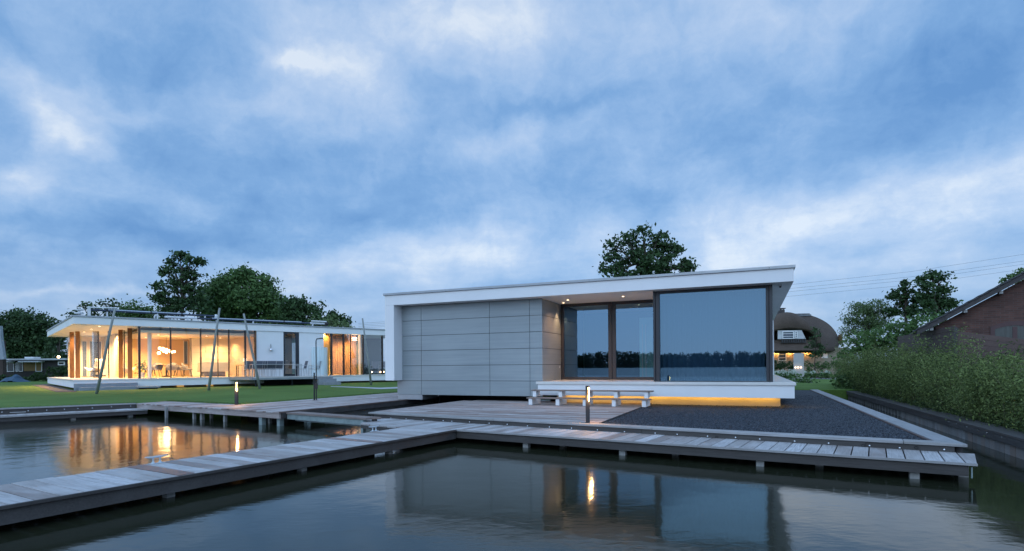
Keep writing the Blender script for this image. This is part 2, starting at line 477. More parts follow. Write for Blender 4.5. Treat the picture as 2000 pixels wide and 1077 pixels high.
M['ground'] = plain('far_meadow', (.045, .075, .028), .9, vary=.35, scale=.15)
g = kid('ground', 'ground', None, lambda m: m.prism([(-900, 75), (900, 75), (900, 1400), (-900, 1400)], -.5, .5)); struct(g)
# garden land behind the right-hand house, seen between it and the hedge
def RW(u, v, z=0): return RH.w(u, v, z)
g = kid('garden_ground', 'grass', None, lambda m: m.prism([xy(RW(-12, 19.6)), xy(RW(60, 19.6)), xy(RW(60, 75)), xy(RW(-12, 75))], -.5, .50)); struct(g)
g = kid('hedge_bank', plain('bank_soil', (.05, .045, .03), .95, vary=.4, scale=3, bmp=.5, bscale=20), None, lambda m: m.prism([xy(RW(3.55, -16)), xy(RW(45, -16)), xy(RW(45, 19.6)), xy(RW(3.55, 19.6))], -.5, .33)); struct(g)

def mk_gravel():
    m, nt, b = new_mat('basalt_chippings')
    v = coords(nt); vo = N(nt, 'ShaderNodeTexVoronoi'); vo.inputs['Scale'].default_value = 42; nt.links.new(v, vo.inputs['Vector'])
    sep = N(nt, 'ShaderNodeSeparateColor'); nt.links.new(vo.outputs['Color'], sep.inputs[0])
    c = ramp(nt, sep.outputs[0], [(0, (.006, .009, .015)), (.55, (.014, .021, .034)), (.85, (.03, .042, .062)), (1, (.08, .10, .135))])
    n = noise(nt, v, .7, 4)
    c = mixc(nt, ramp(nt, n, [(.35, (0, 0, 0)), (.7, (.45, .45, .45))]), c, (.015, .018, .024))
    nt.links.new(c, b.inputs['Base Color']); b.inputs['Roughness'].default_value = .7
    h = math_(nt, 'SUBTRACT', 1, vo.outputs['Distance'])
    bump(nt, b, h, 1.0, .02); return m
M['gravel'] = mk_gravel()

# ================================================================== KERB, DECK, GRAVEL BED
K0 = P(719, 805.6, ZK); K1 = P(1890, 868.5, ZK)
kd = (K1 - K0).normalized(); kn = Vector((-kd.y, kd.x, 0)); A_K = math.atan2(kd.y, kd.x)
u0, v0 = RH.loc(K0); u1, v1 = RH.loc(K1)
def v_at(u, off=0.0):         # kerb line in house coordinates
    k = K0 + kn * off; a = RH.loc(k); b = RH.loc(k + kd)
    return a[1] + (u - a[0]) * (b[1] - a[1]) / (b[0] - a[0])
CAPW = .27
UG = (RH.loc(P(1175, 826, ZK))[0] + RH.loc(P(1265, 789, ZK))[0]) / 2
UL0 = u0                       # left border of the deck
UR = u1                        # right border
gv = thing('gravel_kerb_right', 'x', 'x') if False else None
g = kid('gravel_bed', 'gravel', None, lambda m: m.prism([xy(RW(UG, v_at(UG, .2))), xy(RW(UR - .2, v_at(UR - .2, .2))), xy(RW(UR - .2, 19.7)), xy(RW(-9, 19.7)), xy(RW(-9, 6)), xy(RW(UG, 6))], -.5, ZK - .03))
struct(g)
# loose stones on the bed
def pebbles():
    m = MB(); 
    for i in range(17000):
        t = random.random() ** 1.7
        u = random.uniform(UG, UR - .27); v = v_at(u, .28) + t * 14
        if v > 1.2 and u < -.2: continue
        c = RW(u, v, ZK - .028); r = random.uniform(.006, .015)
        a = [Vector((random.uniform(-1, 1), random.uniform(-1, 1), random.uniform(-1, 1))).normalized() for _ in range(1)][0]
        b = a.cross(Vector((0, 0, 1))).normalized(); d = a.cross(b)
        p = [c + a * r * 1.3, c + b * r, c - a * r * 1.3, c - b * r, c + Vector((0, 0, r)), c + Vector((0, 0, -r))]
        m.add(p, [(0, 1, 4), (1, 2, 4), (2, 3, 4), (3, 0, 4), (1, 0, 5), (2, 1, 5), (3, 2, 5), (0, 3, 5)])
    mt, nt, b = new_mat('chipping'); geo = N(nt, 'ShaderNodeNewGeometry')
    nt.links.new(ramp(nt, geo.outputs['Random Per Island'], [(0, (.008, .011, .018)), (.7, (.024, .034, .050)), (1, (.10, .12, .15))]), b.inputs['Base Color']); b.inputs['Roughness'].default_value = .65
    o = m.build('gravel_stones', mt, None, normals=False); tag(o, 'loose dark blue-grey chippings spread over the gravel bed beside the deck', 'gravel'); struct(o, 'stuff')
pebbles()

deck = thing('timber_deck', 'weathered reddish grey timber deck in front of the grey clad wall', 'deck', RW(-9, -2, ZK), 0)
m = MB()
poly = [xy(RW(UL0 + .3, v_at(UL0 + .3, CAPW))), xy(RW(UG, v_at(UG, CAPW))), xy(RW(UG, .95)), xy(RW(UL0 + .3, .95))]
boards(m, poly, A_H, .125, .007, ZK - .045, ZK - .004, 4.2)
m.build('deck_boards', 'wood_deck', deck, world=True)
m = MB(); m.prism([xy(RW(UL0, v_at(UL0, CAPW))), xy(RW(UL0 + .14, v_at(UL0 + .14, CAPW))), xy(RW(UL0 + .14, .5)), xy(RW(UL0, .5))], ZK - .05, ZK)
m.prism([xy(RW(UL0 + .147, v_at(UL0 + .147, CAPW))), xy(RW(UL0 + .29, v_at(UL0 + .29, CAPW))), xy(RW(UL0 + .29, .5)), xy(RW(UL0 + .147, .5))], ZK - .05, ZK - .001)
m.build('border_boards', wood('border_wood', WD, R_(66.9)), deck, world=True)
m = MB(); m.prism([xy(RW(UL0 + .05, v_at(UL0 + .05, .06))), xy(RW(UL0 + .11, v_at(UL0 + .11, .06))), xy(RW(UL0 + .11, .5)), xy(RW(UL0 + .05, .5))], -.4, ZK - .055)
m.prism([xy(RW(UL0 + .12, v_at(UL0 + .12, .1))), xy(RW(UG - .02, v_at(UG - .02, .1))), xy(RW(UG - .02, .95)), xy(RW(UL0 + .12, .95))], -.4, ZK - .06)
m.build('side_planking', 'wood_dark', deck, world=True)
m = MB(); m.bar(RW(UG + .012, v_at(UG, CAPW), ZK - .02), RW(UG + .012, .9, ZK - .02), .02, .04); m.build('edging_strip', 'wood_dark', deck, world=True)

kerb = thing('waterside_kerb', 'long weathered timber kerb with steel studs edging deck and gravel', 'kerb', K0.lerp(K1, .5), 0)
m = MB(); L = (K1 - K0).length; x = 0
while x < L - .1:
    w = min(random.uniform(3.2, 4.2), L - x); a = K0 + kd * (x + .002); b = K0 + kd * (x + w - .004)
    if x + w >= L - .1: b = K1.copy()
    n0, n1 = (0, 0)
    pts = [a, b, b + kn * CAPW, a + kn * CAPW]
    if b == K1: pts[2] = RW(UR - .31, v_at(UR - .31, CAPW))
    m.prism([xy(p) for p in pts], ZK - .042, ZK); x += w
m.build('cap', 'wood_cap', kerb, world=True, bevel=.006)
m = MB(); x = 0
a0 = K0 + kn * .035 + kd * .16; L2 = L - .3
while x < L2 - .05:
    w = min(3.6, L2 - x); a = a0 + kd * (x + .002); b = a0 + kd * (x + w - .002)
    m.prism([xy(a), xy(b), xy(b + kn * .06), xy(a + kn * .06)], ZW - .03, ZK - .046); x += w
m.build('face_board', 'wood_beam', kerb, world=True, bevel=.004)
m = MB(); a = a0 + kn * .065; b = a + kd * L2
m.prism([xy(a), xy(b), xy(b + kn * .1), xy(a + kn * .1)], -.5, ZK - .05); m.build('backing', 'wood_dark', kerb, world=True)
stud = MB().lathe([(.0165, 0), (.016, .008), (.011, .014), (.002, .017)], n=12)
S1 = [(468, 220), (553, 225), (650, 230), (760, 234), (808, 238), (907, 242), (1016, 249), (1117, 255), (1230, 264), (1352, 270), (1476, 276), (1620, 286), (1771, 296), (1942, 304)]
S2 = [(307, 272), (455, 281), (592, 287), (710, 295), (880, 305), (1046, 315), (1246, 327), (1393, 338), (1610, 346)]
spx = [600 + x / 2.857 for x, y in S1] + [1200 + x / 2.5 for x, y in S2]
spy = [740 + y / 2.857 for x, y in S1] + [740 + y / 2.5 for x, y in S2]
def on_line(px, py, p0, dr):    # where the sight line meets the vertical plane through p0 along dr
    d = ray(px, py); nx, ny = -dr.y, dr.x; t = (p0.x * nx + p0.y * ny) / (d.x * nx + d.y * ny)
    return Vector((d.x * t, d.y * t, H + d.z * t))
s0 = None
for px, py in zip(spx, spy):
    p = on_line(px, py, a0 - kn * .001, kd)
    if s0 is None:
        s0 = stud.build('stud', 'chrome', kerb, smooth=True); o = s0
    else:
        o = s0.copy(); COL.objects.link(o); o.parent = kerb
    o.location = p - Vector(kerb.location); o.rotation_euler = (R_(90), 0, A_K)
for px, py in ((1400, 854.8), (1686, 870.4), (1789.5, 874.5)):
    p = on_line(px, py, a0 - kn * .001, kd); m = MB()
    m.path([p + kd * (.022 * math.cos(t)) + Vector((0, 0, .022 * math.sin(t))) - kn * .008 for t in np.linspace(0, 5.9, 12)], .004, 5)
    m.build('mooring_ring', 'pipe', kerb, world=True)

skerb = thing('gravel_border', 'long pale grey timber border between gravel and narrow canal', 'border', RW(UR, 4, ZK), 0)
m = MB(); v = v_at(UR, CAPW) - .0; first = True
while v < 19.6:
    w = random.uniform(3.4, 4.2); e = min(v + w, 19.7)
    if first: pts = [RW(UR, v_at(UR, 0) + .002), RW(UR, e), RW(UR - .31, e), RW(UR - .31, v_at(UR - .31, CAPW) + .004), K1 + kn * CAPW + kn * .003]
    else: pts = [RW(UR, v), RW(UR, e - .004), RW(UR - .31, e - .004), RW(UR - .31, v)]
    if first:
        # the kerb cap ends square on the border; the border is butted to it
        pts = [K1 + kn * .004, RW(UR + .0, e), RW(UR - .31, e), RW(UR - .31, v_at(UR - .31, CAPW) + .004)]
    m.prism([xy(p) for p in pts], ZK - .042, ZK + .001); v = e + .002; first = False
m.build('cap', 'wood_capside', skerb, world=True, bevel=.005)
m = MB(); m.prism([xy(RW(UR - .10, v_at(UR - .10, .12))), xy(RW(UR - .04, v_at(UR - .04, .06))), xy(RW(UR - .04, 19.6)), xy(RW(UR - .10, 19.6))], -.5, ZK - .045)
m.build('side_planking', 'wood_dark', skerb, world=True)
m = MB(); m.prism([xy(RW(UR - .345, v_at(UR - .345, CAPW))), xy(RW(UR - .315, v_at(UR - .315, CAPW))), xy(RW(UR - .315, 19.6)), xy(RW(UR - .345, 19.6))], ZK - .06, ZK - .012)
m.build('inner_strip', 'wood_red', skerb, world=True)

# ================================================================== WALKWAY ALONG THE KERB
WF0 = P(891, 839.4, ZW); WF1 = P(1909, 906.2, ZW)
walk = thing('kerbside_walkway', 'low grey plank walkway along the studded kerb, cantilevered over dark water', 'walkway', WF0.lerp(WF1, .5), 0)
kb0 = a0 - kn * .003
wdir = (WF1 - WF0).normalized()
wl = P(704, 827.5, ZW); wbl = P(739, 820, ZW)
m = MB()
kend = kb0 + kd * (L2 + .22)
poly = [xy(WF0 + wdir * 0), xy(WF1 - wdir * .004), xy(kend), xy(kb0 + kd * ((WF0 - kb0).dot(kd)))]
boards(m, poly, A_K + math.pi / 2, .212, .016, ZW - .035, ZW)
# part behind the jetty head
JB = P(779, 834.6, ZW)
poly2 = [xy(kb0 + kd * ((WF0 - kb0).dot(kd) - .005)), xy(kb0 - kd * .1), xy(wl), xy(JB), xy(WF0 - kd * .005)]
boards(m, clip(poly2, 0, 0, 1), A_K + math.pi / 2, .15, .01, ZW - .035, ZW)
m.build('boards', 'wood_walk', walk, world=True, bevel=.003)
m = MB(); m.bar(WF0 + Vector((0, 0, -.012)) - kn * .018, WF1 + Vector((0, 0, -.012)) - kn * .018, .034, .030); m.build('edge_strip', 'wood_cap', walk, world=True)
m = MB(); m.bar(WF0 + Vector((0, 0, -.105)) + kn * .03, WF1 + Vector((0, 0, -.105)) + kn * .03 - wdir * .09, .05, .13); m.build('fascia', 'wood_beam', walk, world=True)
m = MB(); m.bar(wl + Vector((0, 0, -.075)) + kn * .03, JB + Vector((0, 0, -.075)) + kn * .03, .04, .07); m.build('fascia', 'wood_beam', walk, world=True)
m = MB(); m.bar(WF1 + Vector((0, 0, -.05)) - wdir * .055 + kn * .02, WF1 + Vector((0, 0, -.19)) - wdir * .055 + kn * .02, .012, .05, up=kn); m.build('end_bracket', 'galv_green', walk, world=True)
def pile(parent, p, w=.11, top=.2, mat='wood_post', rz=0.0):
    m = MB(); c = Vector((p[0], p[1], 0)); m.bar((c.x, c.y, -.6), (c.x, c.y, top), w, w, up=(math.sin(rz), math.cos(rz), 0)); m.build('post', mat, parent, world=True)
for px in (1029, 1217, 1485, 1785):
    p = on_line(px, 900, WF0 + kn * .14, wdir); pile(walk, p, .11, ZW - .05, rz=.5)
for px in (1100, 1320, 1600, 1880):
    p = on_line(px, 880, WF0 + kn * .6, wdir); pile(walk, p, .11, ZW - .05, rz=.5)

# ================================================================== JETTY
JN0 = P(0, 989, ZW); JN1 = WF0.copy(); jd = (JN1 - JN0).normalized(); jn = Vector((-jd.y, jd.x, 0)); A_J = math.atan2(jd.y, jd.x)
JW = 1.29; JS = JN0 - jd * 5.5
jet = thing('plank_jetty', 'long low plank jetty crossing the water towards bottom left, silvery boards', 'jetty', JN0.lerp(JN1, .5), 0)
m = MB(); jb1 = JB
Lj = (JN1 - JS).length
poly = [xy(JS), xy(JN1 - jd * .012), xy(JS + jd * ((JB - JS).dot(jd)) + jn * JW), xy(JS + jn * JW)]
boards(m, poly, A_J + math.pi / 2, .205, .014, ZW - .034, ZW - .001, None, .004)
m.build('boards', 'wood_jetty', jet, world=True, bevel=.003)
for px1, py1 in ((300, 917), (690, 864)):      # two rust-brown hatch strips
    q = P(px1, py1, ZW); t = (q - JS).dot(jd); t = round(t / .205) * .205
    a = JS + jd * t
    m = MB(); m.prism([xy(a + jn * .03), xy(a + jd * .19 + jn * .03), xy(a + jd * .19 + jn * (JW - .03)), xy(a + jn * (JW - .03))], ZW - .003, ZW + .006)
    o = m.build('cable_cover', plain('rusty_cover_plate', (.16, .10, .085), .35, .1, .25, 5), jet, world=True)
m = MB(); m.bar(JS - jn * .02 + Vector((0, 0, -.015)), JN1 - jn * .02 + Vector((0, 0, -.015)), .036, .036)
m.build('edge_strip', 'wood_beam', jet, world=True, bevel=.003)
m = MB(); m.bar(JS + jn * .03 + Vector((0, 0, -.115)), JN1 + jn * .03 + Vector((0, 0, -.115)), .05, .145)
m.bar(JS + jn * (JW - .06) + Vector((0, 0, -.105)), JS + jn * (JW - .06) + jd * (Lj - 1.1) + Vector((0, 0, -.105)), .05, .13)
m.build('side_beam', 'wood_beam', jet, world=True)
for px in (329, 590, 760):
    for off in (.22, 1.02):
        p = on_line(px, 950, JS + jn * .22, jd); p = p + jn * (off - .22); pile(jet, p, .10, ZW - .05, rz=.5)
for t in (.3, 2.6, 5.2):
    for off in (.22, 1.02): pile(jet, JS + jd * t + jn * off, .10, ZW - .05, rz=.5)
# cleats
def cleat(px, py, label):
    p = P(px, py, ZW); t = thing('mooring_cleat', label, 'cleat', p, A_J, 'cleats on the jetty')
    m = MB(); m.box(-.10, .10, -.03, .03, 0, .008)
    for s in (-1, 1): m.lathe([(.028, .008), (.012, .03), (.012, .075), (.02, .09)], (s * .045, 0, 0), 10)
    m.build('base', 'cleat', t, smooth=False)
    m = MB(); m.path([(-.15, 0, .10), (-.09, 0, .092), (0, 0, .09), (.09, 0, .092), (.15, 0, .10)], [.009, .014, .017, .014, .009], 8); m.build('horn_bar', 'cleat', t, smooth=True)
    return t
cleat(306, 905.5, 'white cast cleat near the brown cover strip at the jetty edge')
cleat(731, 842.5, 'white cast cleat at the jetty edge closest to the small steel gate')

# ================================================================== LEFT BANK, LEFT DECK
ld = thing('waterside_deck', 'raised timber deck between lawn and pool on slender piles', 'deck', F_.lerp(C_, .5), 0)
a1 = (F_ - A_).normalized(); ang1 = math.atan2(a1.y, a1.x)
m = MB(); boards(m, [xy(A_), xy(F_), xy(C_ - nH * .0), xy(B_)], ang1 + math.pi / 2, .145, .008, ZD - .035, ZD, None, .0015)
boards(m, [xy(F_ + nH * .01 + uH * 0), xy(E_), xy(D_), xy(C_ + nH * .01)], R_(66.9), .14, .007, ZD - .036, ZD - .002, 4)
m.build('boards', wood('left_deck_boards', WD, R_(66.9)), ld, world=True)
n1_ = Vector((-a1.y, a1.x, 0))
m = MB(); m.bar(A_ + n1_ * .05 + Vector((0, 0, -.11)), F_ + n1_ * .05 + Vector((0, 0, -.11)) - a1 * .02, .05, .145); m.build('front_beam', wood('left_beam_wood', WD, ang1), ld, world=True)
m = MB(); m.bar(F_ - uH * .0 + n1_ * .09 + Vector((0, 0, -.11)), E_ + Vector((0, 0, -.11)) - uH * .03, .05, .145); m.build('side_beam', 'wood_dark', ld, world=True)
m = MB(); m.bar(F_ + uH * .022 + Vector((0, 0, -.02)), E_ + uH * .022 + Vector((0, 0, -.02)), .04, .04); m.build('brown_edge', wood('brown_edge_wood', [(.10, .06, .05), (.13, .085, .07), (.15, .10, .09), (.17, .13, .12)], R_(66.9)), ld, world=True)
m = MB(); m.prism([xy(C_ - uH * .1 + nH * .3), xy(C_ - uH * .1 + nH * 16), xy(E_ - uH * 1.2), xy(F_ - uH * 1.2 + nH * 1.5)], -.4, ZD - .2); m.build('earth_backing', 'wood_dark', ld, world=True)
m = MB(); q = F_ + nH * 2.2 - uH * .35; m.prism([xy(q), xy(q + nH * 13.5), xy(q + nH * 13.5 - uH * .05), xy(q - uH * .05)], -.4, ZD - .05); m.build('channel_planking', 'wood_rough', ld, world=True)
for px, py, w in ((325, 816.5, .07), (379.5, 819, .075), (395, 820, .09), (413, 817.5, .08), (440, 824, .075), (512.6, 830, .13), (527.5, 827, .08), (547.7, 832, .13)):
    p = P(px, py, WZ); pile(ld, p, w, ZD - .06, 'galv_green' if w > .1 else 'wood_post', rz=.55)
p = F_ + nH * 1.2 - uH * .15; pile(ld, p, .13, ZD - .06, 'galv_green', rz=.4)
bank = thing('bank_walkway', 'low plank ledge and studded timber edging below the lawn on the left bank', 'walkway', L0.lerp(A_, .5), 0)
W0 = P(0, 813.5, ZLW); W1 = P(288, 799.2, ZLW); wdl = (W1 - W0).normalized(); wnl = Vector((-wdl.y, wdl.x, 0)); WS = W0 - wdl * 18
m = MB(); boards(m, [xy(WS), xy(W1), xy(W1 + wnl * .78), xy(WS + wnl * .78)], math.atan2(wdl.y, wdl.x) + math.pi / 2, .205, .012, ZLW - .035, ZLW); m.build('boards', wood('bank_boards', WG, math.atan2(wdl.y, wdl.x) + math.pi / 2), bank, world=True)
m = MB(); m.bar(WS - wnl * .02 + Vector((0, 0, -.02)), W1 - wnl * .02 + Vector((0, 0, -.02)), .04, .045); m.build('edge_strip', 'wood_cap', bank, world=True)
m = MB(); m.bar(WS + wnl * .03 + Vector((0, 0, -.10)), W1 + wnl * .03 + Vector((0, 0, -.10)), .05, .12); m.build('fascia', 'wood_beam', bank, world=True)
lnn = Vector((-ldir.y, ldir.x, 0))
m = MB(); m.prism([xy(LL - lnn * .02), xy(A_ - lnn * .02), xy(A_ + lnn * .14), xy(LL + lnn * .14)], ZD - .03, ZD + .012); m.build('cap', 'wood_cap', bank, world=True)
m = MB(); m.prism([xy(LL + lnn * .02), xy(A_ + lnn * .02), xy(A_ + lnn * .08), xy(LL + lnn * .08)], -.4, ZD - .032); m.build('face_board', 'wood_beam', bank, world=True)
st0 = None
for x, y in ((28, 237), (370, 220), (610, 211), (840, 199), (1017, 190), (1205, 183), (1453, 168), (1702, 157)):
    p = on_line(x / 6.667, 770 + y / 6.667, LL + lnn * .018, ldir)
    o = s0.copy(); o.scale = (1.2, 1.2, 1.2); COL.objects.link(o); o.parent = bank; o.location = p - Vector(bank.location); o.rotation_euler = (R_(90), 0, math.atan2(ldir.y, ldir.x))
p = on_line(35, 805.5, LL + lnn * .012, ldir); m = MB(); m.bar(p - ldir * .19, p + ldir * .19, .012, .02); m.build('vent_slot', 'alu', bank, world=True)
for px in (142, 254): p = on_line(px, 820, WS + wnl * .15, wdl); pile(bank, p, .12, ZLW - .05, rz=.5)

# ================================================================== SMALL STEEL GATE BRIDGE
ZB = .45
b0 = P(559, 805.9, ZB); b1 = P(713, 816.9, ZB); bd = (b1 - b0).normalized(); bn = Vector((-bd.y, bd.x, 0))
gate = thing('gate_bridge', 'narrow plank on a grey steel frame bridging the channel mouth between two decks', 'footbridge', b0.lerp(b1, .5), 0)
m = MB()
for k, (o0, o1) in enumerate(((0, .19), (.197, .39))): m.prism([xy(b0 + bn * o0), xy(b1 + bn * o0), xy(b1 + bn * o1 + bd * .12 * k), xy(b0 + bn * o1)], ZB - .045, ZB - .001 * k)
m.build('plank', wood('bridge_plank', [(.17, .12, .10), (.21, .155, .135), (.25, .2, .18), (.28, .24, .23)], math.atan2(bd.y, bd.x)), gate, world=True)
bl = bd * ((b1 - b0).length - .14)
m = MB(); m.bar(b0 + bn * .06 + Vector((0, 0, -.115)), b0 + bl + bn * .06 + Vector((0, 0, -.115)), .06, .13); m.build('beam', 'galv_green', gate, world=True)
m = MB(); m.bar(b0 + bn * .30 + Vector((0, 0, -.20)), b0 + bl + bn * .30 + Vector((0, 0, -.20)), .05, .10); m.build('lower_beam', 'steel', gate, world=True)
for q in (b0 + bl + bn * .06,): 
    m = MB(); m.bar((q.x, q.y, -.6), (q.x, q.y, ZB - .05), .085, .085, up=(bd.x, bd.y, 0)); m.build('post', 'galv_green', gate, world=True)
m = MB(); q = b0 + bl + bn * .30 + bd * .12; m.bar((q.x, q.y, -.6), (q.x, q.y, ZB - .05), .09, .09, up=(bd.x, bd.y, 0)); m.build('post', 'wood_dark', gate, world=True)

# ================================================================== BOLLARDS, SHOWER
boll = None
def bollard(p, rz, label):
    t = thing('bollard_lamp', label, 'bollard lamp', p, rz, 'lit bollard lamps')
    m = MB(); w = .041
    m.box(-w, w, -w, w, 0, .43); m.box(-w, .004, -w, w, .43, .725); m.box(.004, w, .0, w, .43, .725); m.box(-w, w, -w, w, .725, .755); m.build('body', 'frame', t)
    m = MB(); m.box(-.055, .055, -.055, .055, -.004, .006); m.build('base_plate', 'frame', t)
    m = MB(); m.add([(.006, -.036, .44), (.032, -.036, .44), (.040, -.004, .70), (.006, -.004, .70), (.02, -.034, .45), (.012, -.036, .71), (.038, -.036, .71)], [(4, 6, 5)])
    m.box(.008, .036, -.034, -.004, .685, .722); m.box(.014, .024, -.032, -.02, .44, .69); m.build('lamp_lens', 'boll_light', t)
    L = bpy.data.lights.new('bollard_light', 'POINT'); L.energy = 20; L.color = (1, .50, .17); L.shadow_soft_size = .02
    o = bpy.data.objects.new('light_source', L); COL.objects.link(o); o.parent = t; o.location = (.06, -.06, .50)
    return t
pb = P(1148, 826, ZK); bollard(pb, R_(-5), 'lit dark bollard lamp on the kerb in front of the wooden steps')
pb = P(462, 791, ZD); bollard(pb, R_(-5), 'lit dark bollard lamp where the left deck meets the lawn')

sp = P(617, 782, ZD); sh = thing('outdoor_shower', 'slim black outdoor shower pipe with gooseneck on the left deck', 'shower', sp, 0)
k = sp.y / F
m = MB(); pts = [(0.02, 0, 0), (.02, 0, 116 * k), (.05, 0, 119.5 * k), (13 * k, 0, 121 * k)]
m.path(pts, .020, 8); m.lathe([(.045, 0), (.045, .02), (.02, .035)], (13 * k, 0, 119.5 * k), 12); m.build('riser_pipe', 'pipe', sh)
m = MB(); m.tube((-.055, 0, 0), (-.055, 0, 51 * k), .030, .026); m.build('tap_post', 'pipe', sh)
m = MB(); m.box(-.11, .0, -.05, .05, 0, .012); m.box(.005, .085, -.05, .05, 0, .012); m.build('base_plates', 'pipe', sh)
m = MB(); m.bar((-.055, 0, 46 * k), (.02, 0, 46 * k), .02, .02); m.build('cross_bar', 'pipe', sh)
m = MB(); m.bar((-.055, 0, .07), (.02, 0, .07), .015, .015); m.build('cross_bar', 'pipe', sh)
m = MB(); m.box(-.035, .065, -.03, .03, 22 * k, 33 * k); m.build('mixer', 'pipe', sh)
m = MB(); m.lathe([(.03, 0), (.03, .05)], (-.055, 0, 51 * k), 8); m.build('knob', 'pipe', sh)
# ================================================================== RIGHT-HAND HOUSE
ZCT, ZWT, ZFB, ZST, ZLB, ZBB = 4.30, 4.22, 3.865, 1.155, 1.073, .727
uL = RH.hit(752, 660, 0)[0]; uLi = RH.hit(769.5, 660, 0)[0]
VP_ = .498
rows = [3.321, 2.780, 2.239, 1.698, 1.157]; zPB = RH.hit(950, 773.5, VP_)[1]
HV = 14.2
uPL = RH.hit(783.3, 660, VP_)[0]; uPB = RH.hit(776.3, 760, VP_)[0]
uJ = [RH.hit(x, 700, VP_)[0] for x in (823.1, 956.5, 1034.9)]; uC = RH.hit(1059.1, 680, VP_)[0]
VR = RH.hitu(1095.6, 660, uC)[0]
VR = max(1.4, min(3.2, VR))
print('house', uL, uLi, uPL, uPB, uJ, uC, 'VR', VR, 'zPB', zPB)
uW0, uW1 = RH.hit(1276.8, 660, VP_)[0], RH.hit(1509.0, 660, VP_)[0]
RHT = thing('waterfront_house', 'long white flat-roofed house with grey cladding and one huge dark window', 'house', (RH.o.x, RH.o.y, 0), RH.a)
m = MB(); m.box(uL, 0, 0, HV, ZFB, ZWT); m.build('roof', 'white', RHT, bevel=.004)
m = MB(); zleg = RH.hit(752, 743.6, 0)[1]; m.box(uL, uLi, 0, HV, zleg, ZFB - .002); m.build('side_wall', 'white', RHT, bevel=.004)
m = MB(); m.box(uLi, uPL + .01, VP_ - .001 + .03, HV, zleg, ZFB - .003); m.build('wall_lining', 'white', RHT)
m = MB()
x = uL - .045
while x < .04:
    e = min(x + random.uniform(2.4, 2.6), .045); m.box(x, e - .004, -.045, HV + .04, ZWT + .002, ZCT); x = e
m.build('roof_coping', 'coping', RHT, bevel=.006)
m = MB(); m.box(-.42, -.02, HV - .35, HV - .02, ZST, ZFB - .004); m.build('rear_fin_wall', 'white', RHT)
# panels
m = MB(); zz = [ZFB - .012] + rows + [zPB]; us = [uPL] + uJ + [uC]; g = .007
for i in range(6):
    for j in range(4):
        a = us[j] if j == 0 else us[j] + g; b = us[j + 1] - g if j < 3 else uC
        if i == 5 and j == 0: a = uPB
        m.box(a, b, VP_, VP_ + .03, zz[i + 1] + g, zz[i] - (g if i else 0))
for i in range(5): m.box(uC - .03, uC, VP_ + .032, VR - .02, zz[i + 1] + (g if i < 4 else 0), zz[i] - (g if i else 0))
m.build('cladding', 'panel', RHT)
m = MB(); m.box(uPL + .01, uC - .031, VP_ + .045, 5.5, zPB + .005, ZFB - .003); m.box(uPB + .02, uPL + .02, VP_ + .045, 5, zPB + .006, zleg - .003); m.build('cladding_backing', 'black', RHT)
m = MB(); m.box(uPB + .02, uJ[0] + .02, VP_ + .01, 1.6, ZD + .002, zPB + .0); m.build('plinth', 'coping', RHT)
m = MB(); m.box(uJ[0] - .5, RH.u(952, VP_) + .2, 3.6, 3.8, -.4, zPB); m.box(uJ[0] + .0, uJ[0] + .06, 1.7, 3.6, -.3, zPB); m.build('boathouse_back', 'black', RHT)
# floor slab
uS0 = RH.hit(1047.3, 747, 0)[0]; uS1 = RH.hit(1050.5, 760, 0)[0]
m = MB(); m.box(uS0, .035, -.035, VP_ - .004, ZLB, ZST); m.box(uC + .004, .035, VP_ - .004, HV, ZLB, ZST); m.build('terrace_slab', plain('pale_terrazzo', (.66, .65, .62), .22, vary=.05, scale=3), RHT, bevel=.004)
m = MB(); m.box(uS1, 0, 0, VP_ - .004, ZBB, ZLB - .002); m.box(uC + .004, 0, VP_ - .004, HV - .02, ZBB, ZLB - .002); m.build('slab_edge', 'white', RHT, bevel=.003)
uBase = -.31; vB = .85
m = MB(); m.box(uS1 + .35, uBase, vB, HV - .6, ZK - .4, ZBB - .002); m.build('base_wall', plain('ochre_base_render', (.55, .45, .32), .8, vary=.05), RHT)
m = MB(); m.box(uS1 + .6, uBase - .1, vB - .10, vB - .07, ZBB - .03, ZBB - .004); m.box(uBase + .06, uBase + .09, vB + .1, vB + 1.0, ZBB - .03, ZBB - .004); m.build('light_strip', 'led', RHT)
for k in range(5):
    L = bpy.data.lights.new('strip_light', 'AREA'); L.shape = 'RECTANGLE'; L.size = 1.5; L.size_y = .03; L.energy = 1.5; L.color = (1, .62, .15)
    o = bpy.data.objects.new('strip_light', L); COL.objects.link(o); o.parent = RHT
    o.location = (uS1 + 1.5 + k * 1.45, vB - .12, ZBB - .035); o.rotation_euler = (R_(25), 0, 0)
# recessed glazing
vr = VR; zg0, zg1 = ZST, ZFB
def ur(px): return RH.hit(px, 680, vr)[0]
m = MB(); fA = ur(1095.6); f1a, f1b, f2a, fB = ur(1101.5), ur(1188), ur(1202.5), uW0 + .9
zt = RH.hit(1150, 597.5, vr)[1]; zb = RH.hit(1150, 736.8, vr)[1]
m.box(uC, f1a, vr, vr + .10, zg0, zg1); m.box(f1b, (f1b + f2a) / 2 - .006, vr, vr + .10, zg0, zg1); m.box((f1b + f2a) / 2 + .006, f2a, vr + .012, vr + .10, zg0, zg1)
m.box(f1a, f1b, vr + .002, vr + .10, zt, zg1); m.box(f1a, f1b, vr + .002, vr + .10, zg0, zb); m.box(f2a, fB, vr + .014, vr + .10, zt, zg1); m.box(f2a, fB, vr + .014, vr + .10, zg0, zb)
m.build('sliding_door_frame', 'frame2', RHT, bevel=.004)
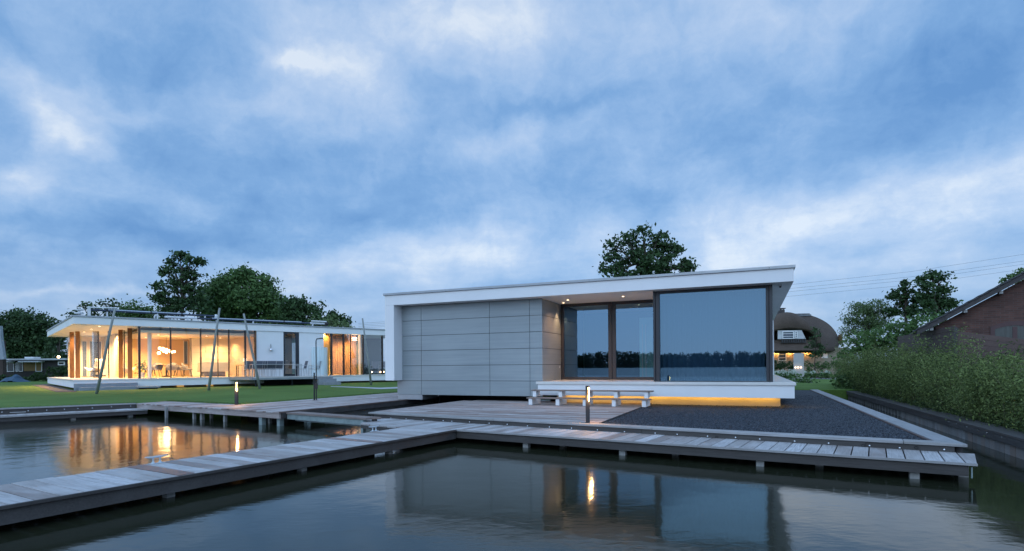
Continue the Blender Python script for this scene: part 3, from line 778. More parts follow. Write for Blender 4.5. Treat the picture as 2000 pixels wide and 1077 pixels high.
m = MB(); m.add([(f1a - .01, vr + .045, zb - .01), (f1b + .01, vr + .045, zb - .01), (f1b + .01, vr + .045, zt + .01), (f1a - .01, vr + .045, zt + .01)], [(0, 1, 2, 3)]); m.build('glass_pane', 'glass_rec', RHT, normals=False)
m = MB(); m.add([(f2a - .01, vr + .055, zb - .01), (fB, vr + .055, zb - .01), (fB, vr + .055, zt + .01), (f2a - .01, vr + .055, zt + .01)], [(0, 1, 2, 3)]); m.build('glass_pane', 'glass_rec', RHT, normals=False)
# big window box
zwt = RH.hit(1508, 557.6, VP_)[1]; zwb = ZST
i0, i1 = RH.hit(1288.7, 660, VP_)[0], RH.hit(1496.3, 660, VP_)[0]; zi1 = RH.hit(1496, 562.6, VP_)[1]; zi0 = RH.hit(1496, 744.8, VP_)[1]
m = MB(); fv0, fv1 = VP_ - .05, VP_ + .12
m.box(uW0, uW0 + .055, fv0 - .03, fv1, zwb, zwt + .05); m.box(uW0 + .065, i0, fv0, fv1, zwb, zwt + .05)
m.box(i1, i1 + (uW1 - i1) * .45, fv0, fv1, zwb, zwt + .05); m.box(i1 + (uW1 - i1) * .45 + .008, uW1, fv0 - .03, fv1, zwb, zwt + .05)
m.box(i0, i1, fv0 + .01, fv1, zi1, zwt + .05); m.box(i0, i1, fv0 + .01, fv1, zwb, zi0)
m.build('picture_window_frame', 'frame', RHT, bevel=.004)
m = MB(); m.add([(i0 - .01, VP_ + .03, zi0 - .01), (i1 + .01, VP_ + .03, zi0 - .01), (i1 + .01, VP_ + .03, zi1 + .01), (i0 - .01, VP_ + .03, zi1 + .01)], [(0, 1, 2, 3)]); m.build('glass_pane', 'glass_big', RHT, normals=False)
# side of the window box, right wall, rear
m = MB(); m.box(uW0, uW0 + .08, fv1, vr + .1, ZST, ZFB); m.box(uW1 - .16, uW1 - .02, fv1 + .002, HV - .36, ZST, ZFB - .005); m.build('side_return_wall', 'white', RHT)
m = MB(); m.box(uLi + .1, uW1, HV - .3, HV - .1, ZST, ZFB - .006); m.build('rear_wall', 'white', RHT)
# interior shell
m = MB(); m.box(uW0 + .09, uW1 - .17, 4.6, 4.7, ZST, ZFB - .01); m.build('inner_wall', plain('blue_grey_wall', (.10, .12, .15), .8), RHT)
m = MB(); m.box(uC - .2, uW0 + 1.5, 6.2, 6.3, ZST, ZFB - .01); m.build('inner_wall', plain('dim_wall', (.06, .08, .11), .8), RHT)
def curtain(parent, pts, z0, z1, mat, pitch=.14, amp=.035):
    m = MB(); vs = []; fs = []; n = 0
    for (ua, va), (ub, vb) in zip(pts[:-1], pts[1:]):
        L = math.hypot(ub - ua, vb - va); k = int(L / pitch * 6); nx, ny = -(vb - va) / L, (ub - ua) / L
        for i in range(k + 1):
            t = i / k; o = amp * math.sin(2 * math.pi * t * L / pitch) + .006 * math.sin(9 * t * L)
            vs += [(ua + (ub - ua) * t + nx * o, va + (vb - va) * t + ny * o, z0), (ua + (ub - ua) * t + nx * o, va + (vb - va) * t + ny * o, z1)]
            if i: fs.append((2 * (n - 1), 2 * n, 2 * n + 1, 2 * (n - 1) + 1))
            n += 1
    m.add(vs, fs); return m.build('curtain', mat, parent, normals=False, smooth=True)
def fabric(name, col, trans=.4):
    m, nt, b = new_mat(name); b.inputs['Base Color'].default_value = (*col, 1); b.inputs['Roughness'].default_value = .9
    tr = N(nt, 'ShaderNodeBsdfTranslucent'); tr.inputs[0].default_value = (*col, 1)
    mx = N(nt, 'ShaderNodeMixShader'); mx.inputs[0].default_value = trans
    nt.links.new(b.outputs[0], mx.inputs[1]); nt.links.new(tr.outputs[0], mx.inputs[2]); nt.links.new(mx.outputs[0], nt.nodes['Material Output'].inputs[0]); return m
curtain(RHT, [(i0 - .05, VP_ + .28), (uW1 - .2, VP_ + .28)], ZST + .02, ZFB - .1, fabric('grey_voile', (.13, .19, .27), .1), .15, .03)
# teal glass screen inside behind the second door
tg, _ = RH.hit(1249, 690, vr + 1.0)
tz = RH.hit(1249, 621, vr + 1.0)[1]
m = MB(); m.box(tg, uW0 + 1.6, vr + 1.0, vr + 1.02, ZST, tz); m.build('inner_glass_screen', plain('pale_teal_panel', (.30, .56, .58), .15, vary=.05), RHT)
m = MB()
for dx in (.10, .22): m.box(tg + dx, tg + dx + .03, vr + .94, vr + .97, ZST, tz - .25)
m.build('screen_post', 'alu', RHT)
# downlights, camera, socket
def downlight(parent, loc, e=8, fr=None, size=130, color=(1, .6, .3), disc=.035):
    m = MB(); m.lathe([(disc * 1.5, -.004), (disc * 1.5, .0)], loc, 16); r = m.build('downlight', 'alu', parent)
    m = MB(); m.lathe([(disc, -.010), (disc, -.0045)], loc, 14); m.build('lamp_face', 'spotdisc', r)
    L = bpy.data.lights.new('spot', 'SPOT'); L.energy = e; L.color = color; L.spot_size = R_(size); L.spot_blend = .8; L.shadow_soft_size = .03
    o = bpy.data.objects.new('spot_light', L); COL.objects.link(o); o.parent = parent; o.location = (loc[0], loc[1], loc[2] - .03); return r
for px, py in ((1109, 586), (1217, 579)):
    q = P(px, py, ZFB); a, b = RH.loc(q); b = min(max(b, .5), vr - .25); downlight(RHT, (a, b, ZFB - .002), 95, color=(1, .52, .25))
for a, b in ((uC - .0 + .25, vr - .45),): downlight(RHT, (a, b, ZFB - .002), 130, size=80)  # extra downlight, added to warm the return wall
a, b = RH.loc(P(1523, 556.5, ZFB)); b = max(.2, min(b, .9)); cam_ = MB()
cam_.lathe([(.05, 0), (.05, -.03), (.035, -.045)], (a, b, ZFB - .002), 12); cam_.build('camera_mount', 'plasticwhite', RHT)
cam_ = MB(); cam_.ball((a + .01, b - .01, ZFB - .06), .032, 10); cam_.build('camera_dome', 'pipe', RHT, smooth=True)
cam_ = MB(); cam_.box(uC, uC + .008, vr - .22, vr - .14, ZST + .42, ZST + .50); cam_.build('wall_socket', 'plasticwhite', RHT)

# ------------------------------------------------------------------ the two-tread wooden steps
def plank_steps():
    zt1, zt2 = .70, .915
    v1 = RH.hit(1148, 1, 0)
    q = P(1028, 773, zt1); ua, va = RH.loc(q); q = P(1269, 776.5, zt1); ub, vb = RH.loc(q); va = (va + vb) / 2
    q = P(1037, 761, zt2); uc, vc = RH.loc(q); q = P(1273.5, 762.8, zt2); ud, vd = RH.loc(q); vc = (vc + vd) / 2
    print('steps', ua, ub, va, uc, ud, vc)
    va = -.95; vc = -.55
    ua, ub = RH.hit(1028, 774, va)[0], RH.hit(1269, 777, va)[0]; uc, ud = RH.hit(1037, 761, vc)[0], RH.hit(1273.6, 763, vc)[0]
    t = thing('wooden_steps', 'two long wooden treads on white block feet below the white terrace', 'steps', RW((ua + ub) / 2, va, ZK), RH.a)
    c = (ua + ub) / 2
    def B(x0, x1, y0, y1, z0, z1): return (x0 - c, x1 - c, y0 - va, y1 - va, z0 - ZK, z1 - ZK)
    m = MB(); m.box(*B(ua, ub, va, va + .31, zt1 - .035, zt1)); m.build('tread', 'plank_step', t, bevel=.004)
    m = MB(); m.box(*B(uc, ud, vc, vc + .33, zt2 - .035, zt2)); m.build('tread', 'plank_step', t, bevel=.004)
    for k, (p1, p2) in enumerate(((1035, 1043), (1088, 1093.5), (1141, 1148), (1198, 1202), (1257, 1261.5))):
        x = RH.hit(p1, 780, va)[0]; m = MB(); m.box(*B(x - .055, x + .055, va + .03, va + .78, ZK, zt1 - .037)); m.build('foot', 'white', t, bevel=.003)
        x = RH.hit(p2, 770, vc)[0]; x += .0 if k else .0
        m = MB(); m.box(*B(x - .055, x + .055, vc + .03, vc + .40, zt1 + .003 - .04 + .04 if False else zt1 + .001, zt2 - .037)); m.build('foot', 'white', t, bevel=.003)
    return t
plank_steps()
# shadowed back band of the steps' upper riser is real: slab edge behind

# ================================================================== LEFT-HAND HOUSE
KCT, KWT, KFB, KST, KLB, KBB = 4.349, 4.273, 3.914, 1.166, 1.084, .757
LV = 14.57; LU = 19.5 
LT = thing('glass_walled_house', 'long white flat-roofed house glowing warm behind full-height glass', 'house', (LH.o.x, LH.o.y, 0), LH.a)
def LWp(u, v, z=0): return LH.w(u, v, z)
def lu(px, v=.06, py=690): return LH.hit(px, py, v)[0]
m = MB(); m.box(0, LU, 0, LV, KFB, KWT); m.build('roof', 'white', LT, bevel=.004)
m = MB(); x = -.045
while x < LU: e = min(x + 2.5, LU + .04); m.box(x, e - .004, -.045, LV + .04, KWT + .002, KCT); x = e
m.build('roof_coping', 'coping', LT)
m = MB(); m.box(-.03, LU, -.03, LV, KLB, KST); m.build('terrace_slab', plain('left_terrazzo', (.66, .64, .60), .3, vary=.05), LT, bevel=.004)
m = MB(); m.box(0, LU, 0, LV - .03, KBB, KLB - .002); m.build('slab_edge', 'white', LT)
m = MB(); m.box(1.1, LU - .5, .9, LV - .9, .2, KBB - .002); m.build('base_wall', plain('left_base', (.35, .27, .17), .8, vary=.06), LT)
m = MB(); m.box(.75, .78, 1.0, LV - 2, KBB - .03, KBB - .004); m.build('light_strip', 'led', LT)
for k in range(4):
    L = bpy.data.lights.new('strip_light', 'AREA'); L.shape = 'RECTANGLE'; L.size = .03; L.size_y = 2.4; L.energy = 9; L.color = (1, .55, .12)
    o = bpy.data.objects.new('strip_light', L); COL.objects.link(o); o.parent = LT; o.location = (.7, 2.3 + 2.9 * k, KBB - .035); o.rotation_euler = (0, R_(-20), 0)
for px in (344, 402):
    m = MB(); a = lu(px, .9); m.box(a, a + .35, .8, .83, .5, KBB - .004); m.build('glow_patch', 'led' if False else glow('dim_ochre_glow', (1, .5, .08), .45), LT)  # emissive patches standing in for warm light on the base wall
uG = lu(272.3); uE = lu(499); uD0 = lu(553.6); uD1 = lu(584.3); uO = lu(632.2); uO2 = lu(645.6)
print('left', uG, uE, uD0, uD1, uO, lu(752))
gz0, gz1 = KST, KFB
# side glass path from the corner back round the bend
gp = [LH.loc(P(*q, KFB)) for q in ((241, 646.2), (226, 648.8), (192, 650.2), (160, 651.2))]
print('gp', gp)
v_f = 6.0
path = [(uG, .06), (uG, 4.6)]
cx, cy, rr = uG - 1.3, 4.6, 1.3
path += [(cx + rr * math.cos(t), cy + rr * math.sin(t)) for t in np.linspace(0.15, math.pi / 2, 8)]
uLft = LH.hit(157, 690, 5.9)[0]
path += [(uLft + .9, 5.9)]
path += [(uLft + .9 - .9 * math.sin(t), 6.8 - .9 * math.cos(t)) for t in np.linspace(.2, math.pi / 2, 6)]
path += [(uLft, 12.5)]
def ribbon(parent, name, pts, z0, z1, mat, th=0):
    m = MB(); vs = []; fs = []
    for i, (a, b) in enumerate(pts):
        vs += [(a, b, z0), (a, b, z1)]
        if i: fs.append((2 * i - 2, 2 * i, 2 * i + 1, 2 * i - 1))
    m.add(vs, fs); return m.build(name, mat, parent, normals=False, smooth=True)
ribbon(LT, 'curved_glass', path, gz0, gz1, 'glass_clear')
mull = [272.3, 333.5, 392, 425.6, 447, 479, 499]
for k, (a, b) in enumerate(zip(mull[:-1], mull[1:])):
    m = MB(); a_, b_ = lu(a), lu(b); m.add([(a_, .06, gz0), (b_, .06, gz0), (b_, .06, gz1), (a_, .06, gz1)], [(0, 1, 2, 3)]); m.build('glass_pane', 'glass_clear', LT, normals=False)
for k, a in enumerate(mull):
    w = .10 if k in (0, 5) else (.035 if k == 3 else .06); w = .09 if k == 6 else w
    m = MB(); m.box(lu(a) - w / 2, lu(a) + w / 2, .02, .12, gz0, gz1); m.build('mullion', 'frame2', LT)
for (a, b) in ((uG, 2.2), (uG - .05, 4.0), (path[6][0], path[6][1]), (lu(192, 5.9), 5.9)):
    m = MB(); m.box(a - .03, a + .03, b - .03, b + .03, gz0, gz1); m.build('mullion', 'frame2', LT)
# brown timber columns
for px, py in ((235.8, 737), (253.8, 738), (140.5, 736.6), (151.8, 737)):
    q = P(px, py, KST); a, b = LH.loc(q)
    if px > 200: b = {235.8: 3.6, 253.8: 1.9}[px]; a = LH.hit(px, 700, b)[0]
    else: b = {140.5: 7.6, 151.8: 6.6}[px]; a = LH.hit(px, 700, b)[0]
    m = MB(); m.box(a - .10, a + .10, b - .07, b + .07, KST, KFB - .003); m.build('column', 'brownpost', LT)
# white walls, door
m = MB(); m.box(uE + .045, uD0, .05, .30, KST, KFB - .003); m.box(uD1, uO, .05, .30, KST, KFB - .003); m.build('wall', 'white', LT)
m = MB(); m.box(uE - .02, uE + .04, .0, .3, KST, KFB - .003); m.build('reveal', 'brownpost', LT)
door = kid('door', 'frame', LT, lambda m: (m.box(uD0 + .005, uD0 + .10, .06, .15, KST, KFB - .004), m.box(uD1 - .20, uD1 - .005, .06, .15, KST, KFB - .004), m.box(uD0 + .1, uD1 - .2, .061, .15, KFB - .12, KFB - .005), m.box(uD0 + .1, uD1 - .2, .061, .15, KST, KST + .12)))
m = MB(); m.add([(uD0 + .09, .1, KST + .1), (uD1 - .18, .1, KST + .1), (uD1 - .18, .1, KFB - .1), (uD0 + .09, .1, KFB - .1)], [(0, 1, 2, 3)]); m.build('pane', 'glass_dark', door, normals=False)
m = MB(); m.bar((uD0 + .14, .02, KST + .95), (uD0 + .24, .02, KST + .95), .02, .02); m.bar((uD0 + .14, .02, KST + .95), (uD0 + .14, .08, KST + .95), .02, .02); m.build('handle', 'alu', door)
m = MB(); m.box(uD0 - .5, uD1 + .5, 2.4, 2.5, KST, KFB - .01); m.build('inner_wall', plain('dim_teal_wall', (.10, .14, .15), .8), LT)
# bedroom end: ochre panel, mullions, curtains, dark room
uB1 = lu(708.6); uB2 = lu(747)
m = MB(); m.box(uO, uO2 + .0, .25, .3, KST, KFB - .003); m.build('ochre_panel', plain('ochre_lit_panel', (.75, .42, .12), .6, vary=.04), LT)
m = MB(); m.add([(uO2, .08, KST), (LU, .08, KST), (LU, .08, KFB), (uO2, .08, KFB)], [(0, 1, 2, 3)]); m.build('glass_pane', glass('bedroom_pane', .05, (.85, .85, .85)), LT, normals=False)
for px, w in ((647, .12), (671.4, .10), (685, .05), (747, .10), (709.5, .08)):
    a = lu(px); m = MB(); m.box(a - w / 2, a + w / 2, .03, .14, KST, KFB - .003); m.build('mullion', 'frame2', LT)
cur = fabric('tan_curtain', (.50, .34, .24), .55)
curtain(LT, [(uO2 + .15, .4), (lu(700), .4)], KST + .02, KFB - .05, cur, .17, .04)
m = MB(); m.box(uB1 - .22, uB1 - .10, .2, .25, KST, KFB - .004); m.build('glowing_jamb', glow('amber_jamb_glow', (1, .5, .06), .7), LT)  # no lamp: the jamb's lamplight is put into its material as glow
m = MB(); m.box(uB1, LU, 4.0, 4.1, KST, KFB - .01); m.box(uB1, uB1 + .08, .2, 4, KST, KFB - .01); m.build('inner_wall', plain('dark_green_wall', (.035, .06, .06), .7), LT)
# interior of the lit rooms
m = MB(); m.box(uLft + .1, uE + .05, .2, 12.6, KFB - .16, KFB - .012); 
m2 = MB(); zc = 3.62
m2.box(uG + .15, uE + .3, .55, 8.0, zc, KFB - .162); m2.build('lowered_ceiling', plain('cream_ceiling', (.80, .70, .55), .8, vary=.02), LT)
m = MB(); m.box(uG + .2, uE + 1.2, 8.0, 8.12, KST, zc + .1); m.build('back_wall', plain('amber_wall', (.78, .56, .30), .8, vary=.03), LT)
m = MB(); m.box(uLft + .02, uG + .2, 12.4, 12.5, KST, KFB - .02); m.box(uG + .12, uG + .2, 8.12, 12.4, KST, KFB - .02); m.build('back_wall', 'interior', LT)
m = MB(); m.box(uE + .06, uE + .16, .35, 8.0, KST, KFB - .02); m.build('partition', plain('lilac_grey_wall', (.62, .50, .44), .8, vary=.03), LT)
m = MB(); m.box(uG + .1, uE, .2, 8, KST + .002, KST + .012); m.box(uLft + .3, uG + .1, 6.6, 12.4, KST + .002, KST + .012); m.build('inside_floor', plain('cream_floor_tile', (.6, .5, .38), .3, vary=.05), LT)
a = LH.hit(292.3, 690, 1.2)[0]; m = MB(); m.lathe([(.10, 0), (.10, zc - KST)], (a, 1.2, KST), 16); m.build('inner_column', 'intwhite', LT, smooth=False)
# windows in the back walls
def bw(px0, px1, py0, py1, v, mat='glass_dark'):
    a0_, z1_ = LH.hit(px0, py0, v); a1_, z0_ = LH.hit(px1, py1, v)
    m = MB(); m.box(a0_, a1_, v - .06, v - .02, z0_, z1_); w = m.build('inner_window', plain('evening_blue_glass', (.10, .14, .22), .15, vary=.15), LT)
    m = MB(); m.box(a0_ - .05, a0_ - .002, v - .08, v - .02, z0_, z1_ + .05); m.box(a1_ + .002, a1_ + .05, v - .08, v - .02, z0_, z1_ + .05); m.build('window_frame', 'intwhite', w)
bw(160.5, 169, 667.5, 735, 12.4); bw(175.5, 197.5, 667.5, 735, 12.4); bw(359, 365.5, 667, 711, 8.0)
# terrace soffit lights and room lights
LI = 10.0
for (a, b, e) in ((1.2, 1.2, 55), (1.2, 4.0, 55), (1.2, 7.0, 55), (1.2, 10.0, 45), (1.2, 12.8, 30)): downlight(LT, (a, b, KFB - .002), e * LI, size=150, color=(1, .58, .22), disc=.05)
for (a, b, e) in ((uG + 1.3, 2.2, 75), (uG + 3.8, 2.2, 75), (uG + 1.3, 5.6, 90), (uG + 3.8, 5.6, 80), (uE - .8, 4.0, 40)): downlight(LT, (a, b, zc - .002), e * LI, size=155, color=(1, .57, .20), disc=.05)
for (a, b, e) in ((uLft + 1.6, 7.6, 90), (uG - .8, 7.6, 90), (uG - 1.6, 10.6, 110)): downlight(LT, (a, b, KFB - .02), e * LI, size=155, color=(1, .60, .26), disc=.05)
for (a, b, e) in ((uO2 + 1.0, 1.6, 75), (uB1 - .8, 1.4, 60), (uO + .12, .17, 10)): downlight(LT, (a, b, KFB - .01), e * LI, size=150, color=(1, .52, .16), disc=.045)
m = MB(); m.box(uO2, uB1, 4.0, 4.1, KST, KFB - .01); m.build('back_wall', 'interior', LT)
# up-lights bouncing on the ceiling (cove lamps on the cupboard)
# kitchen cupboards
vk = 5.0; ka = LH.hit(375, 690, vk)[0]; kb = LH.hit(454, 690, vk)[0]; kz = LH.hit(400, 660.5, vk)[1]
def top(name, label, cat, u, v, z, frame=LH, grp=None): return thing(name, label, cat, frame.w(u, v, z), frame.a, grp)
t = top('kitchen_cupboard', 'tall white cupboard block with horizontal joints inside the lit kitchen', 'cupboard', (ka + kb) / 2, vk, KST + .012)
hk = (kb - ka) / 2; m = MB(); n = 5; hz = (kz - KST - .012)
for i in range(3):
    for (za, zb_) in ((0, .30), (.303, .62), (.623, .80), (.803, 1.0)): m.box(-hk + i * 2 * hk / 3 + .003, -hk + (i + 1) * 2 * hk / 3 - .003, 0, .6, za * hz, zb_ * hz)
m.build('doors', 'intwhite', t, bevel=.003); m = MB(); m.box(-hk, hk, .03, .62, 0, hz); m.build('carcass', 'fabric', t)
vi = 2.6; ia = LH.hit(394, 700, vi)[0]; ib = LH.hit(446, 700, vi)[0]; iz = LH.hit(420, 709, vi)[1] - KST
t = top('kitchen_island', 'grey and white kitchen island on a recessed base behind the glass', 'kitchen island', (ia + ib) / 2, vi, KST + .012)
h2 = (ib - ia) / 2; m = MB(); m.box(-h2, h2, 0, .9, .30, iz); m.build('cabinet', plain('pale_grey_front', (.50, .49, .46), .4), t, bevel=.004)
m = MB(); m.box(-h2 - .01, h2 + .01, -.01, .91, iz + .001, iz + .03); m.build('worktop', 'intwhite', t); m = MB(); m.box(-h2 + .15, h2 - .15, .1, .8, 0, .3); m.build('base', 'fabric', t)
m = MB(); m.path([(.1, .5, iz), (.1, .5, iz + .28), (.14, .5, iz + .33), (.25, .5, iz + .32)], .012, 6); m.build('tap', 'alu', t)
def tubchair(px, v, rz, label):
    a = LH.hit(px, 715, v)[0]; t = thing('dining_chair', label, 'chair', LH.w(a, v, KST + .012), LH.a + rz, 'rounded chairs around the dining table')
    m = MB(); vs = []; fs = []; n = 14
    for i in range(n + 1):
        th = math.pi * (.0 + i / n); hh = .86 - .20 * abs(math.cos(th)) ** 2
        for r, z in ((.24, .46), (.30, .52), (.33, hh), (.29, hh), (.25, .50)): vs.append((r * math.cos(th), r * math.sin(th) * .95, z))
    for i in range(n):
        for j in range(4): fs.append((i * 5 + j, (i + 1) * 5 + j, (i + 1) * 5 + j + 1, i * 5 + j + 1))
    m.add(vs, fs); m.build('backrest', 'fabric', t, smooth=True)
    m = MB(); m.lathe([(.23, .40), (.27, .43), (.27, .47), (.22, .50)], n=16); m.build('seat', 'fabric', t, smooth=True)
    for sx in (-1, 1):
        for sy in (-1, 1): m = MB(); m.tube((sx * .24, sy * .24, 0), (sx * .15, sy * .15, .42), .012, .018, 6); m.build('leg', 'pipe', t)
    return t
tubchair(293, 3.2, R_(-80), 'grey tub chair nearest the left glass corner of the dining room')
tubchair(306, 3.9, R_(-30), 'grey tub chair left of the dining table beside the white column')
tubchair(335, 2.8, R_(180), 'grey tub chair with its back to the lawn, left of the second mullion')
tubchair(350, 4.0, R_(100), 'grey tub chair on the right side of the dining table')
tubchair(366, 3.2, R_(70), 'grey tub chair closest to the tall white cupboards')
a = LH.hit(325, 715, 3.8)[0]; t = top('dining_table', 'oval dining table under the glowing globe chandelier', 'table', a, 3.8, KST + .012)
m = MB(); m.lathe([(.55, .72), (.60, .735), (.60, .75), (.55, .76)], n=24); o = m.build('table_top', 'warmwood', t); m = MB(); m.lathe([(.3, 0), (.25, .03), (.05, .1), (.05, .72)], n=14); m.build('pedestal', 'pipe', t)
# chandelier of glass globes
a = LH.hit(325, 686, 3.8)[0]; zch = LH.hit(325, 686, 3.8)[1]
t = top('globe_chandelier', 'cluster of glowing glass globes hanging over the dining table', 'chandelier', a, 3.8, zch)
k = 34.0 / F
for (dx, dz, r) in ((-12, 5, 2.6), (-12, -4, 2.8), (-9, 2, 2), (-5, 5, 2.2), (-3, 1, 2.4), (0, 3, 2.2), (1, -2, 2.6), (4, 1, 2.2), (6, -1, 2.4), (9, -2, 2.2), (13, -1, 2.2), (-6, -1, 1.8)):
    m = MB(); m.ball((dx * k, random.uniform(-.2, .2), dz * k), r * k, 10); m.build('globe', 'bulb', t, smooth=True)
m = MB(); m.tube((0, 0, 0), (0, 0, zc - zch), .008); 
for (dx, dz) in ((-12, 5), (-12, -4), (6, -1), (13, -1), (0, 3)): m.tube((0, 0, 0), (dx * k, 0, dz * k), .005)
m.build('branches', 'pipe', t)
L = bpy.data.lights.new('chandelier_light', 'POINT'); L.energy = 60; L.color = (1, .58, .25); L.shadow_soft_size = .2; o = bpy.data.objects.new('chandelier_light', L); COL.objects.link(o); o.parent = t; o.location = (0, 0, -.1)
# television and sideboard, shell chairs
va_ = 12.3; a0_, z1_ = LH.hit(213.5, 692.5, va_); a1_, z0_ = LH.hit(234, 715, va_)
t = top('television', 'wide dark television on the cream living room wall', 'television', (a0_ + a1_) / 2, va_, z0_)
m = MB(); m.box(-(a1_ - a0_) / 2, (a1_ - a0_) / 2, 0, .05, 0, z1_ - z0_); m.build('casing', 'pipe', t); m = MB(); m.box(-(a1_ - a0_) / 2 + .02, (a1_ - a0_) / 2 - .02, -.006, -.001, .02, z1_ - z0_ - .02); m.build('screen', plain('dark_screen', (.03, .04, .06), .1), t)
t = top('sideboard', 'low pale sideboard under the dark television', 'sideboard', (a0_ + a1_) / 2, va_ - .5, KST + .012)
m = MB(); m.box(-1.1, 1.1, 0, .42, .12, .5); m.build('cabinet', 'intwhite', t, bevel=.005); m = MB(); m.box(-.9, .9, .06, .36, 0, .12); m.build('plinth', 'fabric', t)
def shell(px, v, rz, label):
    a = LH.hit(px, 715, v)[0]; t = thing('lounge_chair', label, 'armchair', LH.w(a, v, KST + .012), LH.a + rz, 'white shell lounge chairs')
    m = MB(); vs = []; fs = []; prof = [(-.35, .42), (-.1, .33), (.15, .36), (.30, .62), (.36, .95), (.34, 1.12)]
    for (y, z) in prof:
        w = .36 if z < .7 else .30
        for j in range(9):
            x = (j / 8 - .5) * 2; vs.append((x * w, y - .16 * x * x * (1 if z > .5 else .2), z + .22 * x * x * (1 if z < .5 else .15)))
    for i in range(5):
        for j in range(8): fs.append((i * 9 + j, i * 9 + j + 1, (i + 1) * 9 + j + 1, (i + 1) * 9 + j))
    m.add(vs, fs); o = m.build('shell', 'intwhite', t, smooth=True, normals=False); s_ = o.modifiers.new('thick', 'SOLIDIFY'); s_.thickness = .03
    m = MB(); 
    for q in range(4): th = math.pi / 4 + q * math.pi / 2; m.tube((0, 0, .33), (.3 * math.cos(th), .3 * math.sin(th), .01), .014, .010, 6)
    m.build('legs', 'alu', t); return t
shell(186, 7.6, R_(-60), 'white shell lounge chair in front of the tall blue living room window')
shell(247, 6.6, R_(60), 'white shell lounge chair between the two brown columns at the glass corner')
# table lamp, potted plant
q = LH.hit(478.5, 716, 1.6); t = top('table_lamp', 'small lit table lamp with a cream shade behind the kitchen glass', 'lamp', q[0], 1.6, KST + .70)
m = MB(); m.lathe([(.12, .22), (.09, .42)], n=16); m.build('lamp_shade', glow('lit_shade', (1, .66, .34), 2.2), t); m = MB(); m.lathe([(.07, 0), (.07, .02), (.015, .04), (.015, .24)], n=12); m.build('base', 'alu', t)
t2 = top('side_table', 'narrow dark side table carrying the small lit lamp', 'table', q[0], 1.6, KST + .012); m = MB(); m.box(-.5, .5, -.2, .2, .65, .686); m.build('table_top', 'warmwood', t2)
for sx in (-.45, .45):
    for sy in (-.15, .15): m = MB(); m.box(sx - .02, sx + .02, sy - .02, sy + .02, 0, .65); m.build('leg', 'pipe', t2)
q = LH.hit(278, 718, 3.4); t = top('house_plant', 'leafy plant in a pot beside the glass corner of the dining room', 'plant', q[0], 3.4, KST + .012)
m = MB(); m.lathe([(.10, 0), (.15, .3), (.13, .3)], n=14); m.build('pot', 'white', t)
leaf_mesh('foliage', np.array([[random.gauss(0, .14), random.gauss(0, .14), .55 + random.gauss(0, .16)] for _ in range(120)]), .09, leafmat('plant_leaf', (.03, .07, .02), (.08, .14, .04)), t)
# bedroom ceiling lamp
q = LH.hit(683, 659, .9); t = top('ceiling_lamp', 'two stacked glowing rings hanging behind the tan curtained glass', 'lamp', q[0], .22, KFB - .40)
m = MB(); m.lathe([(.10, .12), (.17, .14), (.17, .17), (.10, .18)], n=18); m.build('ring', 'bulb', t); m = MB(); m.lathe([(.10, -.02), (.18, 0), (.18, .03), (.10, .05)], n=18); m.build('ring', glow('dim_ring', (1, .6, .25), 5), t); m = MB(); m.tube((0, 0, .18), (0, 0, .40), .01); m.build('rod', 'alu', t)
# wall ornament
q = LH.hit(529, 683.5, .0); t = top('wall_ornament', 'small round ball ornament hung from a wire on the white wall left of the door', 'ornament', q[0], -.04, q[1])
m = MB(); m.ball((0, 0, 0), .10, 12); m.build('ball', 'chrome', t, smooth=True); m = MB(); m.path([(0, .03, .09), (-.03, .04, .2), (0, .05, .36), (.03, .04, .2), (0.02, .03, .1)], .008, 5); m.build('wire', 'pipe', t)

# projecting terrace deck with balustrade
v_p = -2.4
pa = LH.hit(492.5, 741.5, v_p)[0]; pb_ = LH.hit(650, 738, v_p)[0]; pc = lu(446.5, 0)
dk = top('raised_terrace', 'thin raised terrace deck projecting over the lawn from the left house', 'terrace', (pa + pb_) / 2, v_p / 2, KST)
c0 = (pa + pb_) / 2
m = MB(); m.prism([(pc - c0, -.035 - v_p / 2), (pa - c0, v_p / 2), (pb_ - c0, v_p / 2), (pb_ - c0, -.035 - v_p / 2)], -.12, -.002); m.build('floor', 'slabtop', dk)
m = MB(); m.bar((pc - c0, -.06 - v_p / 2, -.08), (pa - c0, v_p / 2 - .02, -.08), .03, .16); m.bar((pa - c0, v_p / 2 - .02, -.10), (pb_ - c0, v_p / 2 - .02, -.10), .03, .12); m.build('edge_beam', 'coping', dk)
for a in (pa + .3, (pa + pb_) / 2, pb_ - .4): m = MB(); m.box(a - c0 - .03, a - c0 + .03, v_p / 2 + .3, v_p / 2 + .36, -.62, -.12); m.build('post', 'frame', dk)
m = MB(); m.box(pc + 2 - c0, pb_ - c0 - .1, -.2 - v_p / 2, .75 - v_p / 2, -.7, -.13); m.build('underside_shade', 'black', dk)  # black block standing in for the shade in the gap below
bal = top('glass_balustrade', 'clear glass balustrade panel at the slanted end of the raised terrace', 'balustrade', (pc + pa) / 2, v_p / 2, KST)
cc = (pc + pa) / 2
gm = glass('balustrade_glass', .02, (.9, .93, .93))
for t0, t1 in ((.02, .49), (.51, .98)):
    p = [(pc + (pa - pc) * t - cc, (v_p) * t - v_p / 2) for t in (t0, t1)]
    m = MB(); m.add([(p[0][0], p[0][1], .01), (p[1][0], p[1][1], .01), (p[1][0], p[1][1], 1.03), (p[0][0], p[0][1], 1.03)], [(0, 1, 2, 3)]); m.build('glass_panel', gm, bal, normals=False)
